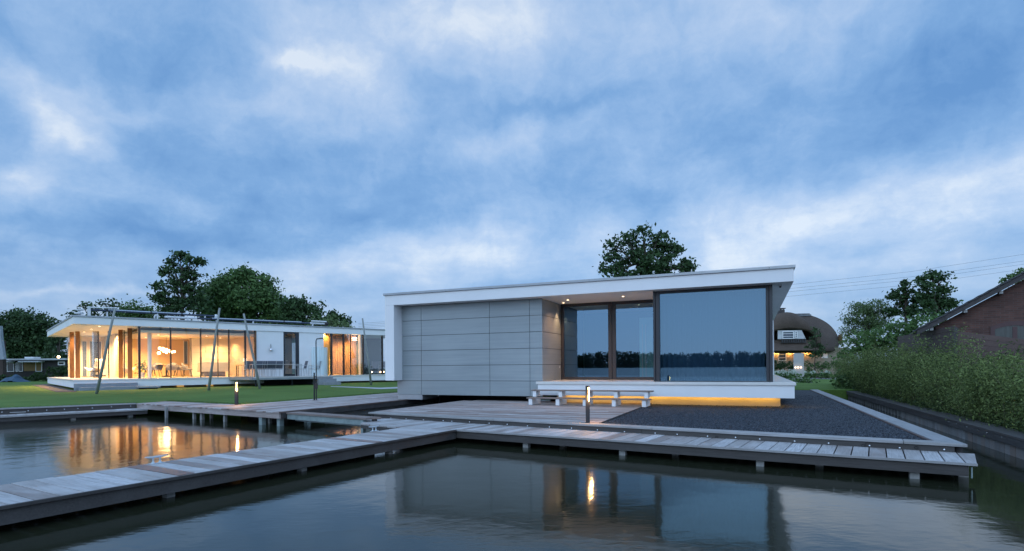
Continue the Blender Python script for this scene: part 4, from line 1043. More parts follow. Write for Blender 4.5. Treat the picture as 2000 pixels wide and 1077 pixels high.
# stone steps, blocks
def steps_left():
    z1, z2 = KBB + .22, KBB + .0
    a, b = lu(150, 0), LH.hit(269, 750, -.45)[0]
    t = top('stone_steps', 'wide two-tier blue-grey stone steps up to the left terrace', 'steps', (a + b) / 2, -.5, .55)
    c = (a + b) / 2; q0 = LH.hit(146, 756, -.45)[0] 
    m = MB(); m.box(q0 - c, b - c, .02, .462, 0, .415); m.build('upper_step', 'bluestone', t, bevel=.008)
    q1 = LH.hit(155, 760, -.9)[0]; q2 = LH.hit(277, 756, -.9)[0]
    m = MB(); m.box(q1 - c, q2 - c, -.42, .018, 0, .235); m.build('lower_step', 'bluestone', t, bevel=.008)
steps_left()
q = LH.hit(294, 760, -1.2)[0]; t = top('boot_grating', 'low dark bench-like slab on the grass right of the stone steps', 'slab', q, -1.0, .58)
m = MB(); m.box(-.55, .45, -.2, .25, .12, .19); m.build('top', 'bluestone', t); m = MB(); m.box(-.45, .35, -.12, .18, 0, .12); m.build('base', 'black', t)
q = LH.hit(640, 750, v_p - .5); a0_ = LH.hit(623, 748, v_p - .2)[0]; a1_ = LH.hit(658.5, 748, v_p - .2)[0]; c = (a0_ + a1_) / 2
t = top('stone_blocks', 'stepped pale concrete blocks beside the raised terrace', 'steps', c, v_p - .2, .5)
m = MB(); m.box(a0_ - c, a0_ - c + 1.1, -.05, .9, 0, .50); m.build('upper_block', 'stone', t, bevel=.006); m = MB(); m.box(a0_ - c + .22, a1_ - c, -.5, -.052, 0, .30); m.box(a0_ - c + 1.102, a1_ - c, -.05, .9, 0, .30); m.build('lower_block', 'stone', t, bevel=.006)
# curved frosted screen
q0 = LH.hit(597, 700, -.35)[0]; q1 = LH.hit(645, 700, -1.2)[0]; zs = LH.hit(630, 678.5, -1.2)[1]
t = top('frosted_screen', 'curved frosted glass wind screen standing on the raised terrace', 'screen', q1, -1.2, KST)
def frosted():
    m, nt, b = new_mat('frosted_reeded_glass'); b.inputs['Base Color'].default_value = (.72, .84, .88, 1); b.inputs['Roughness'].default_value = .35
    tr = N(nt, 'ShaderNodeBsdfTransparent'); tr.inputs[0].default_value = (.85, .93, .95, 1); mx = N(nt, 'ShaderNodeMixShader'); mx.inputs[0].default_value = .45
    nt.links.new(tr.outputs[0], mx.inputs[1] if False else mx.inputs[2]); nt.links.new(b.outputs[0], mx.inputs[1]); nt.links.new(mx.outputs[0], nt.nodes['Material Output'].inputs[0])
    v = coords(nt, (14, 14, .3)); n = noise(nt, v, 1.5, 3)
    nt.links.new(ramp(nt, n, [(.35, (.25,) * 3), (.7, (.65,) * 3)]), mx.inputs[0]); return m
w = q1 - q0; pts = [(-w, .85)] + [(-.45 + .45 * math.sin(t_), .4 - .0 - .4 * math.cos(t_)) for t_ in np.linspace(0, math.pi / 2, 9)] + [(0, 1.1)]
pts[0] = (-w, .25)
ribbon(t, 'glass_sheet', [(-w, .0)] + [(-.5 + .5 * math.sin(t_), .5 - .5 * math.cos(t_)) for t_ in np.linspace(0, math.pi / 2, 9)] + [(0, 1.1)], 0.01, zs - KST, frosted())
# outdoor furniture
def patio_chair(p, rz, label, grp):
    t = thing('patio_chair', label, 'chair', p, rz, grp)
    m = MB(); m.box(-.23, .23, -.24, .22, .42, .44); m.build('seat', 'mesh', t)
    m = MB(); m.add([(-.23, .22, .47), (.23, .22, .47), (.23, .34, .92), (-.23, .34, .92), (-.23, .24, .465), (.23, .24, .465), (.23, .36, .915), (-.23, .36, .915)], [(0, 1, 2, 3), (4, 7, 6, 5), (0, 4, 5, 1), (1, 5, 6, 2), (2, 6, 7, 3), (3, 7, 4, 0)]); m.build('backrest', 'mesh', t)
    m = MB()
    for s in (-1, 1):
        m.path([(s * .25, .36, .93), (s * .25, .23, .44), (s * .25, -.24, .43)], .013, 6); m.path([(s * .26, .27, .64), (s * .27, -.26, .64)], .014, 6)
    m.build('frame', 'alu', t)
    for s in (-1, 1):
        for y0, y1, zt in ((-.26, -.26, .64), (.22, .28, .45)): m = MB(); m.tube((s * .26, y1, 0), (s * .26, y0, zt), .013, .013, 6); m.build('leg', 'alu', t)
    return t
c_ = None
for i, (px, v, lab) in enumerate(((505, -.75, 'dark mesh terrace chair at the left end of the row by the white wall'), (518, -.75, 'dark mesh terrace chair second from the left along the white wall'), (527, -.9, 'dark mesh terrace chair in the middle of the white wall row'), (541, -.75, 'dark mesh terrace chair at the table end nearest the black door'),
                              (486, -.75, 'dark mesh terrace chair just left of the reddish window reveal'))):
    q = LH.hit(px, 710, v)[0]
    if c_ is None: c_ = patio_chair(LH.w(q, v, KST), LH.a + math.pi, lab, 'dark mesh chairs on the raised terrace')
    else: dup(c_, LH.w(q, v, KST), LH.a + math.pi, lab)
for px, v, lab in ((588, -1.0, 'reclined terrace chair standing in front of the black door edge'), (614, -1.0, 'reclined terrace chair in front of the frosted screen, behind the shower pipe')):
    q = LH.hit(px, 710, v)[0]; dup(c_, LH.w(q, v, KST), LH.a + R_(-95), lab)
for px, v, lab in ((732, .9, 'dim patio chair behind the dark glass beside the candle'), (748, .9, 'dim patio chair behind the dark glass at the corner of the white frame')):
    q = LH.hit(px, 710, v)[0]; dup(c_, LH.w(q, v, KST), LH.a + R_(160), lab, 'chairs behind the dark glass')
for px, lab in ((726.5, 'small candle glowing low behind the dark glass, beside the leaning pole'), (743, 'small candle glowing between the two dim chairs'), (749.5, 'small candle glowing behind the dark glass, right at the neighbouring white frame')):
    q = LH.hit(px, 725, .5); t = top('candle', lab, 'candle', q[0], .5, KST, grp='candles behind the dark glass'); m = MB(); m.lathe([(.03, 0), (.035, .12)], n=10); m.build('holder', 'pipe', t)
    m = MB(); m.ball((0, 0, .17), .035, 8, 1.5); m.build('flame', 'bulb', t)
qa = LH.hit(498, 715, -1.3)[0]; t = top('terrace_table', 'long slim metal table in front of the dark mesh chairs', 'table', qa + 1.1, -1.35, KST)
m = MB(); m.box(-1.4, 1.5, -.35, .2, .70, .73); m.build('table_top', 'alu', t)
for sx in (-1.35, 1.45):
    for sy in (-.3, .15): m = MB(); m.box(sx - .02, sx + .02, sy - .02, sy + .02, 0, .70); m.build('leg', 'alu', t)

# leaning poles
poles = [((188, 770, .58), (225, 602), 'tall weathered pole leaning right beside the stone steps'), ((407, 763.5, .59), (429, 602), 'weathered pole leaning right in front of the lit kitchen'),
         ((508, 760.5, .60), (476, 613), 'weathered pole leaning left in front of the terrace chairs'), ((725, 751, .66), (708, 622), 'weathered pole leaning left beside the corner of the white frame')]
for (bx, by, bz), (tx, ty), lab in poles:
    b = P(bx, by, bz); e = D(tx, ty, b.y - .35); t = thing('leaning_pole', lab, 'pole', b, 0, 'leaning poles on the lawn')
    m = MB(); q = e - b; m.path([(0, 0, -.05), q * .33 + Vector((.015, 0, 0)), q * .66 - Vector((.01, 0, 0)), q], [.062, .058, .050, .044], 10); m.build('shaft', 'galvpole', t, smooth=True)
# path on the lawn
# things on the left roof
def rooftube(name, label, pA, pB, v, r, dark, ends):
    a, za = LH.hit(*pA, v); b, zb_ = LH.hit(*pB, v); t = top(name, label, 'awning', (a + b) / 2, v, KCT)
    c = (a + b) / 2; za -= KCT; zb_ -= KCT
    def pt(f): return (a - c + (b - a) * f, 0, za + (zb_ - za) * f)
    m = MB(); m.tube(pt(0), pt(1), r, r, 10); m.build('dark_tube', 'tube', t)
    m = MB(); m.box(pt(dark[0])[0], pt(dark[1])[0], -.01, .02, 0, 0) if False else None
    up = Vector((0, -.02, r * .75)); m = MB(); m.tube(Vector(pt(dark[0])) + up, Vector(pt(dark[1])) + up, r * .62, r * .62, 8); m.build('pale_rail', 'tube_light', t)
    for f in (.12, .5, .9): q = pt(f); m = MB(); m.box(q[0] - .03, q[0] + .03, -.05, .05, 0.002, q[2] - r * .5); m.build('foot', 'plasticwhite', t)
    for f in (dark[0], .45, .7): q = Vector(pt(f)); m = MB(); m.tube(q - Vector((.03, 0, 0)), q + Vector((.03, 0, 0)), r * 1.5, r * 1.5, 10); m.build('clamp', 'pipe', t)
    return t, pt
t, pt = rooftube('roof_awning_tube', 'long navy tube with pale rail lying on the left half of the flat roof', (176, 605.5), (422, 618), .5, .055, (.12, .75), 1)
m = MB(); q = Vector(pt(-.01)); m.box(q.x - .04, q.x + .07, -.12, .12, 0, q.z + .16); m.build('bracket', 'plasticwhite', t)
a, za = LH.hit(170, 600.8, .4); b, zb_ = LH.hit(230, 602.3, .4); cx_, _ = LH.loc(t.location)
m = MB(); m.tube((a - cx_, -.1, za - KCT), (b - cx_, -.1, zb_ - KCT), .035, .03, 10); m.build('pale_arm', 'plasticwhite', t)
m = MB(); q = Vector(pt(1)); m.lathe([(.09, -.1), (.1, 0), (.06, .1)], q, 10); m.box(q.x - .02, q.x + .02, -.02, .02, 0, q.z); m.build('end_fitting', 'plasticwhite', t)
t, pt = rooftube('roof_awning_tube', 'long navy tube with white end sleeves lying on the right half of the flat roof', (322, 619.5), (637, 633), .45, .055, (.25, .82), 1)
m = MB(); m.tube(pt(0), pt(.17), .07, .06, 10); m.tube(pt(.88), pt(.99), .065, .065, 10); m.build('white_sleeve', 'plasticwhite', t)
cx_, _ = LH.loc(t.location); a, za = LH.hit(608, 627.5, .4); b, zb_ = LH.hit(637, 629, .4)
m = MB(); m.tube((a - cx_, -.08, za - KCT), (b - cx_, -.08, zb_ - KCT), .05, .05, 10); m.build('pale_arm', 'plasticwhite', t)
m = MB(); q = Vector(pt(1.0)); m.lathe([(.12, -.12), (.14, 0), (.11, .14)], q, 12); m.build('end_fitting', 'pipe', t)
q = LH.hit(154.5, 611, .8); t = top('roof_vent', 'white double-disc vent cowl at the left end of the flat roof', 'vent', q[0], .8, KCT)
m = MB(); m.lathe([(.06, 0), (.06, .1)]); m.lathe([(.05, .10), (.20, .13), (.20, .17), (.10, .21)], n=18); m.lathe([(.05, .21), (.05, .29)]); m.lathe([(.06, .29), (.20, .32), (.20, .36), (.05, .39)], n=18); m.build('cowl', 'plasticwhite', t)
q = LH.hit(302, 621, .5); t = top('roof_outlet', 'small white curled pipe outlet on the flat roof edge', 'pipe', q[0], .5, KCT)
m = MB(); m.path([(0, 0, 0), (0, 0, .16), (.04, 0, .24), (.10, 0, .24), (.13, 0, .17)], .045, 8); m.build('outlet', 'plasticwhite', t, smooth=True)
SKYBLOBS = [(570, 105, 48, 18, .40, -8), (150, 205, 50, 34, .40, -35), (60, 290, 50, 26, .22, 0), (40, 75, 50, 22, .18, 0), (270, 170, 60, 30, .12, 0),
 (720, 190, 100, 50, .14, -30), (450, 190, 90, 40, .12, 0), (250, 430, 300, 34, -.26, -5), (480, 330, 220, 60, -.22, 0), (100, 30, 120, 30, -.12, 0),
 (640, 400, 240, 46, -.18, 8), (1620, 190, 420, 110, -.17, 0), (1900, 190, 200, 90, -.12, 0), (1230, 400, 150, 36, -.14, 14), (1050, 210, 160, 24, -.18, 14),
 (1780, 365, 260, 46, .16, 6), (920, 90, 120, 50, .12, 20), (1000, 280, 140, 30, .12, 12),
 (1000, 480, 300, 60, .12, 5), (150, 560, 160, 9, .22, -2), (60, 440, 220, 22, -.14, 0), (1150, 60, 300, 70, .04, 0)]
SKYEDGES = [(720, 470, 300, 75, .34, 15, 9), (1560, 425, 330, 85, .36, 14, 7), (230, 455, 260, 30, .14, -3, 8)]
# ================================================================== RETAINING WALL, HEDGE, FENCE, BRICK HOUSE
uRW = 2.9
rw = thing('retaining_wall', 'long dark timber retaining wall with upright planks below the bamboo hedge', 'retaining wall', RW(uRW, 3, 0), RH.a)
def rv(px, py=800): return RH.hitu(px, py, uRW)[0]
v_near, v_sw, v_far = -13.5, RH.hitu(1757, 815, uRW)[0], 18.5
print('rw', v_sw)
m = MB(); v = v_near
while v < v_far:
    e = min(v + random.uniform(3.4, 4.4), v_far); m.box(-.02, .42, v - 3, e - 3 - .005, .385, .43 + random.uniform(-.004, .004)); v = e
m.build('cap', wood('wall_cap', WB, R_(90)), rw, bevel=.005)
m = MB(); v = v_near
while v < v_far: e = min(v + 3.9, v_far); m.box(-.012 + random.uniform(-.004, .004), .04, v - 3, e - 3 - .006, .265, .382); v = e
m.build('wale_beam', wood('wall_wale', WB, R_(90)), rw, bevel=.004)
m = MB(); v = v_near
while v < v_sw - .1: w = random.uniform(.18, .24); m.box(.045 + random.uniform(-.004, .004), .09, v - 3, v + w - .008 - 3, -.5, .382); v += w
m.build('upright_planks', 'wood_rough', rw)
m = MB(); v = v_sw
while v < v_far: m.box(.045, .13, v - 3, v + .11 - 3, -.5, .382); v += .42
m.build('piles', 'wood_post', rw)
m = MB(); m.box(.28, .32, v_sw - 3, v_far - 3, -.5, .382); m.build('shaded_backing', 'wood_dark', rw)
for px, py in ((1853.8, 820.5), (1868, 824.8), (1889, 831.5), (1910, 837), (1928, 841.5), (1957, 853), (1983, 858)):
    v, z = RH.hitu(px, py, uRW - .012); m = MB()
    m.lathe([(.008, 0), (.007, .006), (.002, .008)], n=8); o = m.build('stud', 'chrome', rw); o.location = (-.016, v - 3, min(.36, max(.28, z))); o.rotation_euler = (0, R_(-90), 0)

hedge = thing('bamboo_hedge', 'tall feathery green bamboo hedge above the dark timber retaining wall', 'hedge', RW(4.0, 3, .39), RH.a)
pts = []; sm = MB(); bl = leafmat('bamboo_leaf', (.028, .050, .016), (.24, .31, .10), .9, .35)
for i in range(520):
    t = random.random(); v = -13 + 31 * (t ** 1.15)
    u = 3.72 + random.random() ** 1.4 * 1.3
    hmax = 1.36 + .055 * max(-4, min(v, 9) + 4) + .22 * math.sin(v * 1.7) + .14 * math.sin(v * 4.1 + 1)
    hgt = hmax * random.uniform(.45, .92) * (1.0 if random.random() < .82 else random.uniform(1.15, 1.45))
    lean = Vector((random.gauss(-.06, .20), random.gauss(-.10, .22)))
    base = Vector((u - 4.3, v - 3, 0)); cu = []
    for k in range(7):
        s = k / 6; cu.append(base + Vector((lean.x * s * s * 1.6, lean.y * s * s * 1.6, hgt * (s - .07 * s ** 3))))
    sm.path(cu, [.009 * (1 - .75 * k / 6) for k in range(7)], 4)
    tall = i % 7 == 0
    if tall: cu = [Vector((q.x * 1.0, q.y, q.z * 1.0)) + Vector((-.12, -.10, .30)) * (k / 6) ** 2 for k, q in enumerate(cu)]
    nl = 260 if tall else 460
    s = rng.uniform(.06, 1.0, nl) ** .8
    idx = np.clip((s * 6).astype(int), 0, 5); f = s * 6 - idx; c = np.array([tuple(q) for q in cu])
    p = c[idx] * (1 - f)[:, None] + c[idx + 1] * f[:, None]
    sp = .05 + .17 * np.sin(np.pi * np.clip(s, 0, 1) ** .9) + .03
    p += rng.normal(size=(nl, 3)) * sp[:, None] * np.array([1, 1, .8])
    pts.append(p)
leaf_mesh('foliage', np.concatenate(pts), .027, bl, hedge, aspect=2.6)
sm.build('culms', plain('bamboo_culm', (.10, .08, .04), .6, vary=.4, scale=4), hedge, normals=False)
# ground plants spilling over the wall cap
pts = []
for i in range(150):
    v = random.uniform(-11, 17) ; c = np.array([random.uniform(-.75, -.5), v - 3, random.uniform(.02, .12)]); pts.append(c + rng.normal(size=(60, 3)) * np.array([.07, .16, .05]))
leaf_mesh('undergrowth', np.concatenate(pts), .035, leafmat('undergrowth_leaf', (.03, .06, .02), (.10, .14, .05), 2), hedge, aspect=1.8)
q = RH.hitu(1645, 760, uRW)[0]
bs = thing('overhanging_bush', 'small broad-leaved bush hanging over the far end of the timber wall', 'bush', RW(uRW + .3, q, .3), 0)
leaf_mesh('foliage', np.concatenate([np.array([random.gauss(0, .25), random.gauss(0, .5), .35 + random.gauss(0, .2)]) + rng.normal(size=(30, 3)) * .15 for _ in range(40)]), .12, leafmat('bush_leaf', (.035, .07, .02), (.09, .15, .05), 2), bs)
m = MB(); 
for k in range(7): m.tube((0, 0, -.1), (random.gauss(0, .2), random.gauss(0, .35), .5), .015, .005, 5)
m.build('stems', 'brownpost', bs)

fu, fv = 4.95, 5.3
fence = thing('board_fence', 'reddish brown horizontal board fence behind the bamboo, beside the brick gable', 'fence', RW(fu, fv, .3), RH.a)
ztop = 2.76
m = MB()
for k in range(14):
    z = .1 + k * .175; m.box(-.02, .02, .02, 7.6, z, z + .165)
m.build('boards', 'wood_red', fence)
for y in (.05, 2.5, 5.0, 7.5): m = MB(); m.box(.02, .10, y, y + .08, 0, ztop - .3); m.build('post', 'wood_dark', fence)
m = MB()
for k in range(13):
    z0 = .1 + k * .175; m.add([(0, -.02, z0), (5, -.02, z0 - .9), (5, .02, z0 - .9), (0, .02, z0), (0, -.02, z0 + .165), (5, -.02, z0 - .735), (5, .02, z0 - .735), (0, .02, z0 + .165)], [(0, 3, 2, 1), (4, 5, 6, 7), (0, 1, 5, 4), (1, 2, 6, 5), (2, 3, 7, 6), (3, 0, 4, 7)])
m.build('sloping_boards', 'wood_red', fence)
m = MB(); m.box(-.05, .04, -.05, .0, 0, ztop - .26); m.build('corner_post', 'wood_dark', fence)

def brick(name, c1, c2, mortar, scale, rot=(R_(90), 0, 0), bw=.22, bh=.065):
    m, nt, b = new_mat(name); v = coords(nt, (1, 1, 1), (0, 0, 0))
    # use horizontal distance along the wall and height
    sp = N(nt, 'ShaderNodeSeparateXYZ'); nt.links.new(v, sp.inputs[0]); cb = N(nt, 'ShaderNodeCombineXYZ')
    nt.links.new(math_(nt, 'ADD', sp.outputs[0], sp.outputs[1]), cb.inputs[0]); nt.links.new(sp.outputs[2], cb.inputs[1])
    br = N(nt, 'ShaderNodeTexBrick'); br.inputs['Scale'].default_value = scale; br.inputs['Brick Width'].default_value = bw; br.inputs['Row Height'].default_value = bh; br.inputs['Mortar Size'].default_value = .006
    br.inputs['Color1'].default_value = (*c1, 1); br.inputs['Color2'].default_value = (*c2, 1); br.inputs['Mortar'].default_value = (*mortar, 1); br.inputs['Bias'].default_value = -.1
    nt.links.new(cb.outputs[0], br.inputs['Vector'])
    n = noise(nt, v, 2.5, 4); c = mixc(nt, ramp(nt, n, [(.35, (0, 0, 0)), (.75, (.5, .5, .5))]), br.outputs['Color'], tuple(x * .55 for x in c1))
    nt.links.new(c, b.inputs['Base Color']); b.inputs['Roughness'].default_value = .9; bump(nt, b, br.outputs['Fac'], -.4, .01); return m
M['brick'] = brick('red_brick', (.085, .042, .034), (.15, .07, .054), (.11, .09, .08), 1)
bo = D(1790, 645, 20.2); BH = Frame(bo.x, bo.y, -32.5); vb = 0
ue, ze = BH.hit(1790, 645, vb); ur_, zr_ = BH.hit(2000, 533, vb)
sl = (zr_ - ze) / (ur_ - ue)
bh = thing('brick_house', 'dark red brick gable house with tiled roof behind the fence', 'house', BH.w(ue, vb, .3), BH.a)
W = 7.2; zE = ze - .3
def zr(x): return zE + sl * x if x < W else zE + sl * (2 * W - x)
m = MB(); w0 = .55
gp_ = [(w0, 0), (2 * W - w0, 0), (2 * W - w0, zr(w0) - .22), (W, zr(W) - .22), (w0, zr(w0) - .22)]
def slab(m, pts, y0, y1):
    n = len(pts); m.add([(p[0], y0, p[1]) for p in pts] + [(p[0], y1, p[1]) for p in pts], [tuple(range(n)), tuple(range(2 * n - 1, n - 1, -1))] + [(i, n + i, n + (i + 1) % n, (i + 1) % n) for i in range(n)])
slab(m, gp_, 0, 9); m.build('wall', 'brick', bh)
rt = plain('dark_roof_tile', (.045, .045, .05), .7, vary=.3, scale=4)
m = MB(); n = 26
for s in (0, 1):
    for k in range(n):
        xa, xb = W * k / n, W * (k + 1) / n + .03
        za, zb_ = zE + sl * xa + .045, zE + sl * xb + .015
        p = [(xa, za - .05), (xb, zb_ - .05), (xb, zb_), (xa, za)]
        if s: p = [(2 * W - x, z) for x, z in p][::-1]
        slab(m, p, -.42, 9.3)
m.build('roof', rt, bh)
m = MB(); slab(m, [(0, zE - .20), (W, zE + sl * W - .20), (W, zE + sl * W - .03), (0, zE - .03)], -.38, -.34); slab(m, [(2 * W, zE - .2), (W, zE + sl * W - .2), (W, zE + sl * W - .03), (2 * W, zE - .03)], -.38, -.34); m.build('bargeboard', 'wood_dark', bh)
m = MB(); slab(m, [(0, zE - .14), (W, zE + sl * W - .14), (W, zE + sl * W - .06), (0, zE - .06)], -.335, 0 - .003); m.build('soffit', plain('soffit_boards', (.03, .03, .03), .8), bh)
for px, py in ((1954, 572), (1884.6, 607.6), (1819, 641)):
    x, z = BH.hit(px, py, vb - .2); x -= ue; z -= .3; m = MB(); m.box(x - .05, x + .05, -.34, 0 - .004, zr(x) - .30, zr(x) - .205); m.build('purlin_end', 'wood_post', bh)
x0, zt_ = BH.hit(1934, 633, vb); x1, _ = BH.hit(2030, 640, vb); x0 -= ue; x1 -= ue; zt_ -= .3; zb_ = zt_ - 1.05
fr = MB(); n = 12; xs = [x0 + (x1 - x0) * i / n for i in range(n + 1)]; arc = [zt_ + .16 * (1 - ((i / n) * 2 - 1) ** 2) - .10 for i in range(n + 1)]
for i in range(n): slab(fr, [(xs[i], arc[i] - .14), (xs[i + 1], arc[i + 1] - .14), (xs[i + 1], arc[i + 1]), (xs[i], arc[i])], -.03, .05)
for a in (x0, (x0 + x1) / 2 - .05, x1 - .12): fr.box(a, a + .12, -.028, .05, zb_, zt_ - .12)
fr.box(x0, x1, -.04, .05, zb_ - .08, zb_)
wf = fr.build('window', plain('maroon_frame', (.07, .03, .03), .5), bh)
m = MB(); m.box(x0 + .1, x1 - .1, -.006, .0 - .002, zb_, zt_ - .05); m.build('pane', plain('curtained_pane', (.05, .06, .055), .2, vary=.4, scale=3, stretch=(5, 1, .3)), wf)

# ================================================================== GARDEN BETWEEN THE HOUSES (right of the white house)
p = D(1561, 735, 40); p.z = .5
gp2 = thing('gate_pillar', 'pale concrete gate pillar with three small warm lights', 'pillar', p, R_(-28))
k = 40 / F; m = MB(); m.box(-.36, .30, 0, .42, 0, 1.95); m.build('pillar', plain('pale_concrete', (.42, .42, .41), .8, vary=.08, bmp=.2), gp2, bevel=.01)
for x in (-.24, -.07, .12): m = MB(); m.lathe([(.045, 0), (.045, .02)], n=12); o = m.build('lamp', glow('pillar_lamp', (1, .65, .4), 5), gp2); o.location = (x, -.02, .93); o.rotation_euler = (R_(90), 0, 0)
for x in (-.07,):
    L = bpy.data.lights.new('pillar_light', 'POINT'); L.energy = .8; L.color = (1, .6, .35); L.shadow_soft_size = .04; o = bpy.data.objects.new('pillar_light', L); COL.objects.link(o); o.parent = gp2; o.location = (x, -.15, .93)
def flat(name, px, z, mat, kind='structure'):
    m = MB(); m.prism([xy(q) for q in px], z - .2, z); o = m.build(name, mat); struct(o); return o
flat('terrace_path', [RW(.06, 14.3), RW(.9, 15.5), RW(1.4, 24), RW(-3, 24), RW(-3, 14.3)], .515, plain('pale_paving', (.42, .42, .41), .45, vary=.1))
flat('garden_path', [D(1555, 700, 46), D(1680, 700, 40), D(1690, 700, 41.5), D(1555, 700, 48)], .515, plain('grey_path', (.25, .27, .28), .8))
flat('driveway', [D(1575, 700, 47), D(1700, 700, 43), D(1720, 700, 46), D(1575, 700, 51)], .52, plain('sandy_path', (.36, .30, .22), .9))
lp = plain('lawn_path_paving', (.40, .42, .44), .7, vary=.08)
from mathutils.bvhtree import BVHTree
bvh = BVHTree.FromPolygons([v.co.copy() for v in lw.data.vertices], [tuple(p.vertices) for p in lw.data.polygons])
def on_lawn(px, py):           # ground point of the lawn seen at that place
    q = bvh.ray_cast(Vector((0, 0, H)), ray(px, py))[0]
    return None if q is None else q + Vector((0, 0, .012))
vs = []
for t in np.linspace(0, 1, 24):
    x = 646 + 150 * t; yc = np.interp(x, (646, 700, 742, 800), (755.6, 757.4, 759.4, 757.2)); hw = np.interp(x, (646, 700, 742, 800), (.5, .9, 1.4, 1.5))
    a, b = on_lawn(x, yc - hw), on_lawn(x, yc + hw)
    if a is not None and b is not None: vs += [a, b]
m = MB(); m.add(vs, [(2 * i, 2 * i + 1, 2 * i + 3, 2 * i + 2) for i in range(len(vs) // 2 - 1)]); struct(m.build('lawn_path', lp, normals=False))
def bushy(name, label, cat, blobs, leaf, dens, lm, stem, ground=.5, grp=None, cl=20, spread=.12, r=.05):
    cx_ = np.mean([b[0] for b in blobs]); cy_ = np.mean([b[1] for b in blobs])
    return tree(name, label, cat, (cx_, cy_, ground), blobs, leaf, dens, lm, stem, r, grp, spread, True, cl, .3)
bark = plain('bark', (.055, .045, .035), .9, vary=.3, scale=6)
DG = leafmat('dark_leaf', (.024, .05, .022), (.07, .13, .048), .5)
MG = leafmat('mid_leaf', (.042, .09, .03), (.12, .21, .065), .5)
LG = leafmat('light_leaf', (.065, .11, .045), (.17, .24, .10), .5)
HG = leafmat('shrub_leaf', (.014, .034, .011), (.042, .085, .024), 1)
bushy('clipped_shrub', 'dark evergreen shrub mass below the lit thatched house windows', 'shrub', pxblobs([(1515, 716, 12), (1526, 713, 12), (1540, 714, 12), (1549, 716, 9)], 52), .09, 60, HG, bark)
bushy('flowering_shrub', 'leafy shrubs with pale flowers right of the concrete gate pillar', 'shrub', pxblobs([(1580, 716, 12), (1598, 714, 13), (1616, 716, 13), (1632, 712, 15)], 50), .09, 50, MG, bark)
m_fl = plain('white_petals', (.55, .60, .52), .7, vary=.15, scale=10)
def hydr(px, py, d, r, lab):
    p = D(px, py, d); t = thing('hydrangea', lab, 'flowering plant', (p.x, p.y, .5), 0, 'white hydrangeas by the gate pillar'); z = p.z - .5
    leaf_mesh('foliage', rng.normal(size=(260, 3)) * np.array([.3, .3, .12]) + np.array([0, 0, max(.15, z - .18)]), .12, MG, t)
    for k in range(6):
        c = np.array([random.gauss(0, .28), random.gauss(-.1, .15), z + random.gauss(0, .06)]); q = rng.normal(size=(70, 3)); q /= np.linalg.norm(q, axis=1)[:, None]
        leaf_mesh('flower_head', c + q * r * random.uniform(.7, 1), .06, m_fl, t)
hydr(1518, 729, 40, .13, 'white hydrangea nearest the edge of the white house')
hydr(1530, 730, 38, .15, 'white hydrangea second from the white house')
hydr(1541, 728, 40, .15, 'tall white hydrangea left of the concrete pillar')
hydr(1566, 745, 32, .09, 'small white flowering plant at the edge of the gravel bed')
hydr(1582, 728, 44, .10, 'pale flowering plant just right of the concrete pillar')
hydr(1612, 728, 44, .10, 'pale flowering plant near the hedge end')
m = MB(); a = D(1517, 725, 44); b = D(1556, 725, 44); m.bar((a.x, a.y, .75), (b.x, b.y, .75), .4, .5); o = m.build('low_garden_wall', 'stone'); tag(o, 'low grey garden wall left of the concrete pillar behind hydrangeas', 'wall')
m = MB(); a = D(1574, 725, 47); b = D(1618, 725, 45); m.bar((a.x, a.y, .62), (b.x, b.y, .62), .3, .55); o = m.build('low_garden_wall', 'wood_red'); tag(o, 'low reddish brown garden edging right of the concrete pillar', 'wall')
tree('young_tree', 'slender dark young tree in front of the thatched house', 'tree', tuple(D(1592, 735, 48).xy) + (.5,), pxblobs([(1592, 648, 7), (1592, 660, 11), (1586, 673, 12), (1600, 675, 12), (1592, 688, 14), (1603, 690, 10)], 48), .13, 26, DG, bark, .05, None, .16, True, 16, .2)

# thatched house ------------------------------------------------------------
TD = 62.0; k = TD / F; o3 = D(1560, 713, TD)
th = thing('thatched_house', 'thatched cream brick house with chimney and warm wall lamps beyond the hedge end', 'house', (o3.x, o3.y, .5), R_(-6))
def tx(px): return (px - 1560) * k
def tz(py): return (712.7 - py) * k + H - .5
def thatch():
    m, nt, b = new_mat('reed_thatch'); v = coords(nt, (6, 6, .8)); n = noise(nt, v, 3, 6, .7); n2 = noise(nt, coords(nt), .5, 3)
    f = math_(nt, 'ADD', math_(nt, 'MULTIPLY', n, .6), math_(nt, 'MULTIPLY', n2, .4))
    nt.links.new(ramp(nt, f, [(.35, (.050, .036, .028)), (.65, (.12, .088, .068))]), b.inputs['Base Color']); b.inputs['Roughness'].default_value = .95; bump(nt, b, n, .8, .08); return m
THM = thatch()
m = MB(); ns, ntt = 26, 12; vs = []; fs = []
zEv, zRd = tz(686), (712.7 - 617) * k * 1.065 + H - .5
def main_pt(s, t, side):
    xl0, xl1 = -9.5, tx(1563) ; xr0, xr1 = tx(1648), tx(1612)
    e = math.sin(t * math.pi / 2)
    xa = -9.5 + 3 * t; xb = xr0 + (xr1 - xr0) * (t ** 2.8)
    x = xa + (xb - xa) * s
    hip = max(0, (s - .88) / .12); ze_ = zEv + 1.0 * hip ** 2
    z = ze_ + (zRd - ze_) * (.78 * t + .22 * math.sin(t * math.pi / 2))
    y = -1.2 + 5.2 * t if side == 0 else 9.2 - 5.2 * t
    y += 2.6 * max(0, (s - .8) / .2) ** 2 * (1 - t) * (1 if side == 0 else -1)
    return (x, y, z)
for side in (0, 1):
    base = len(vs)
    for i in range(ns + 1):
        for j in range(ntt + 1): vs.append(main_pt(i / ns, j / ntt, side))
    for i in range(ns):
        for j in range(ntt):
            a = base + i * (ntt + 1) + j; fs.append((a, a + ntt + 1, a + ntt + 2, a + 1))
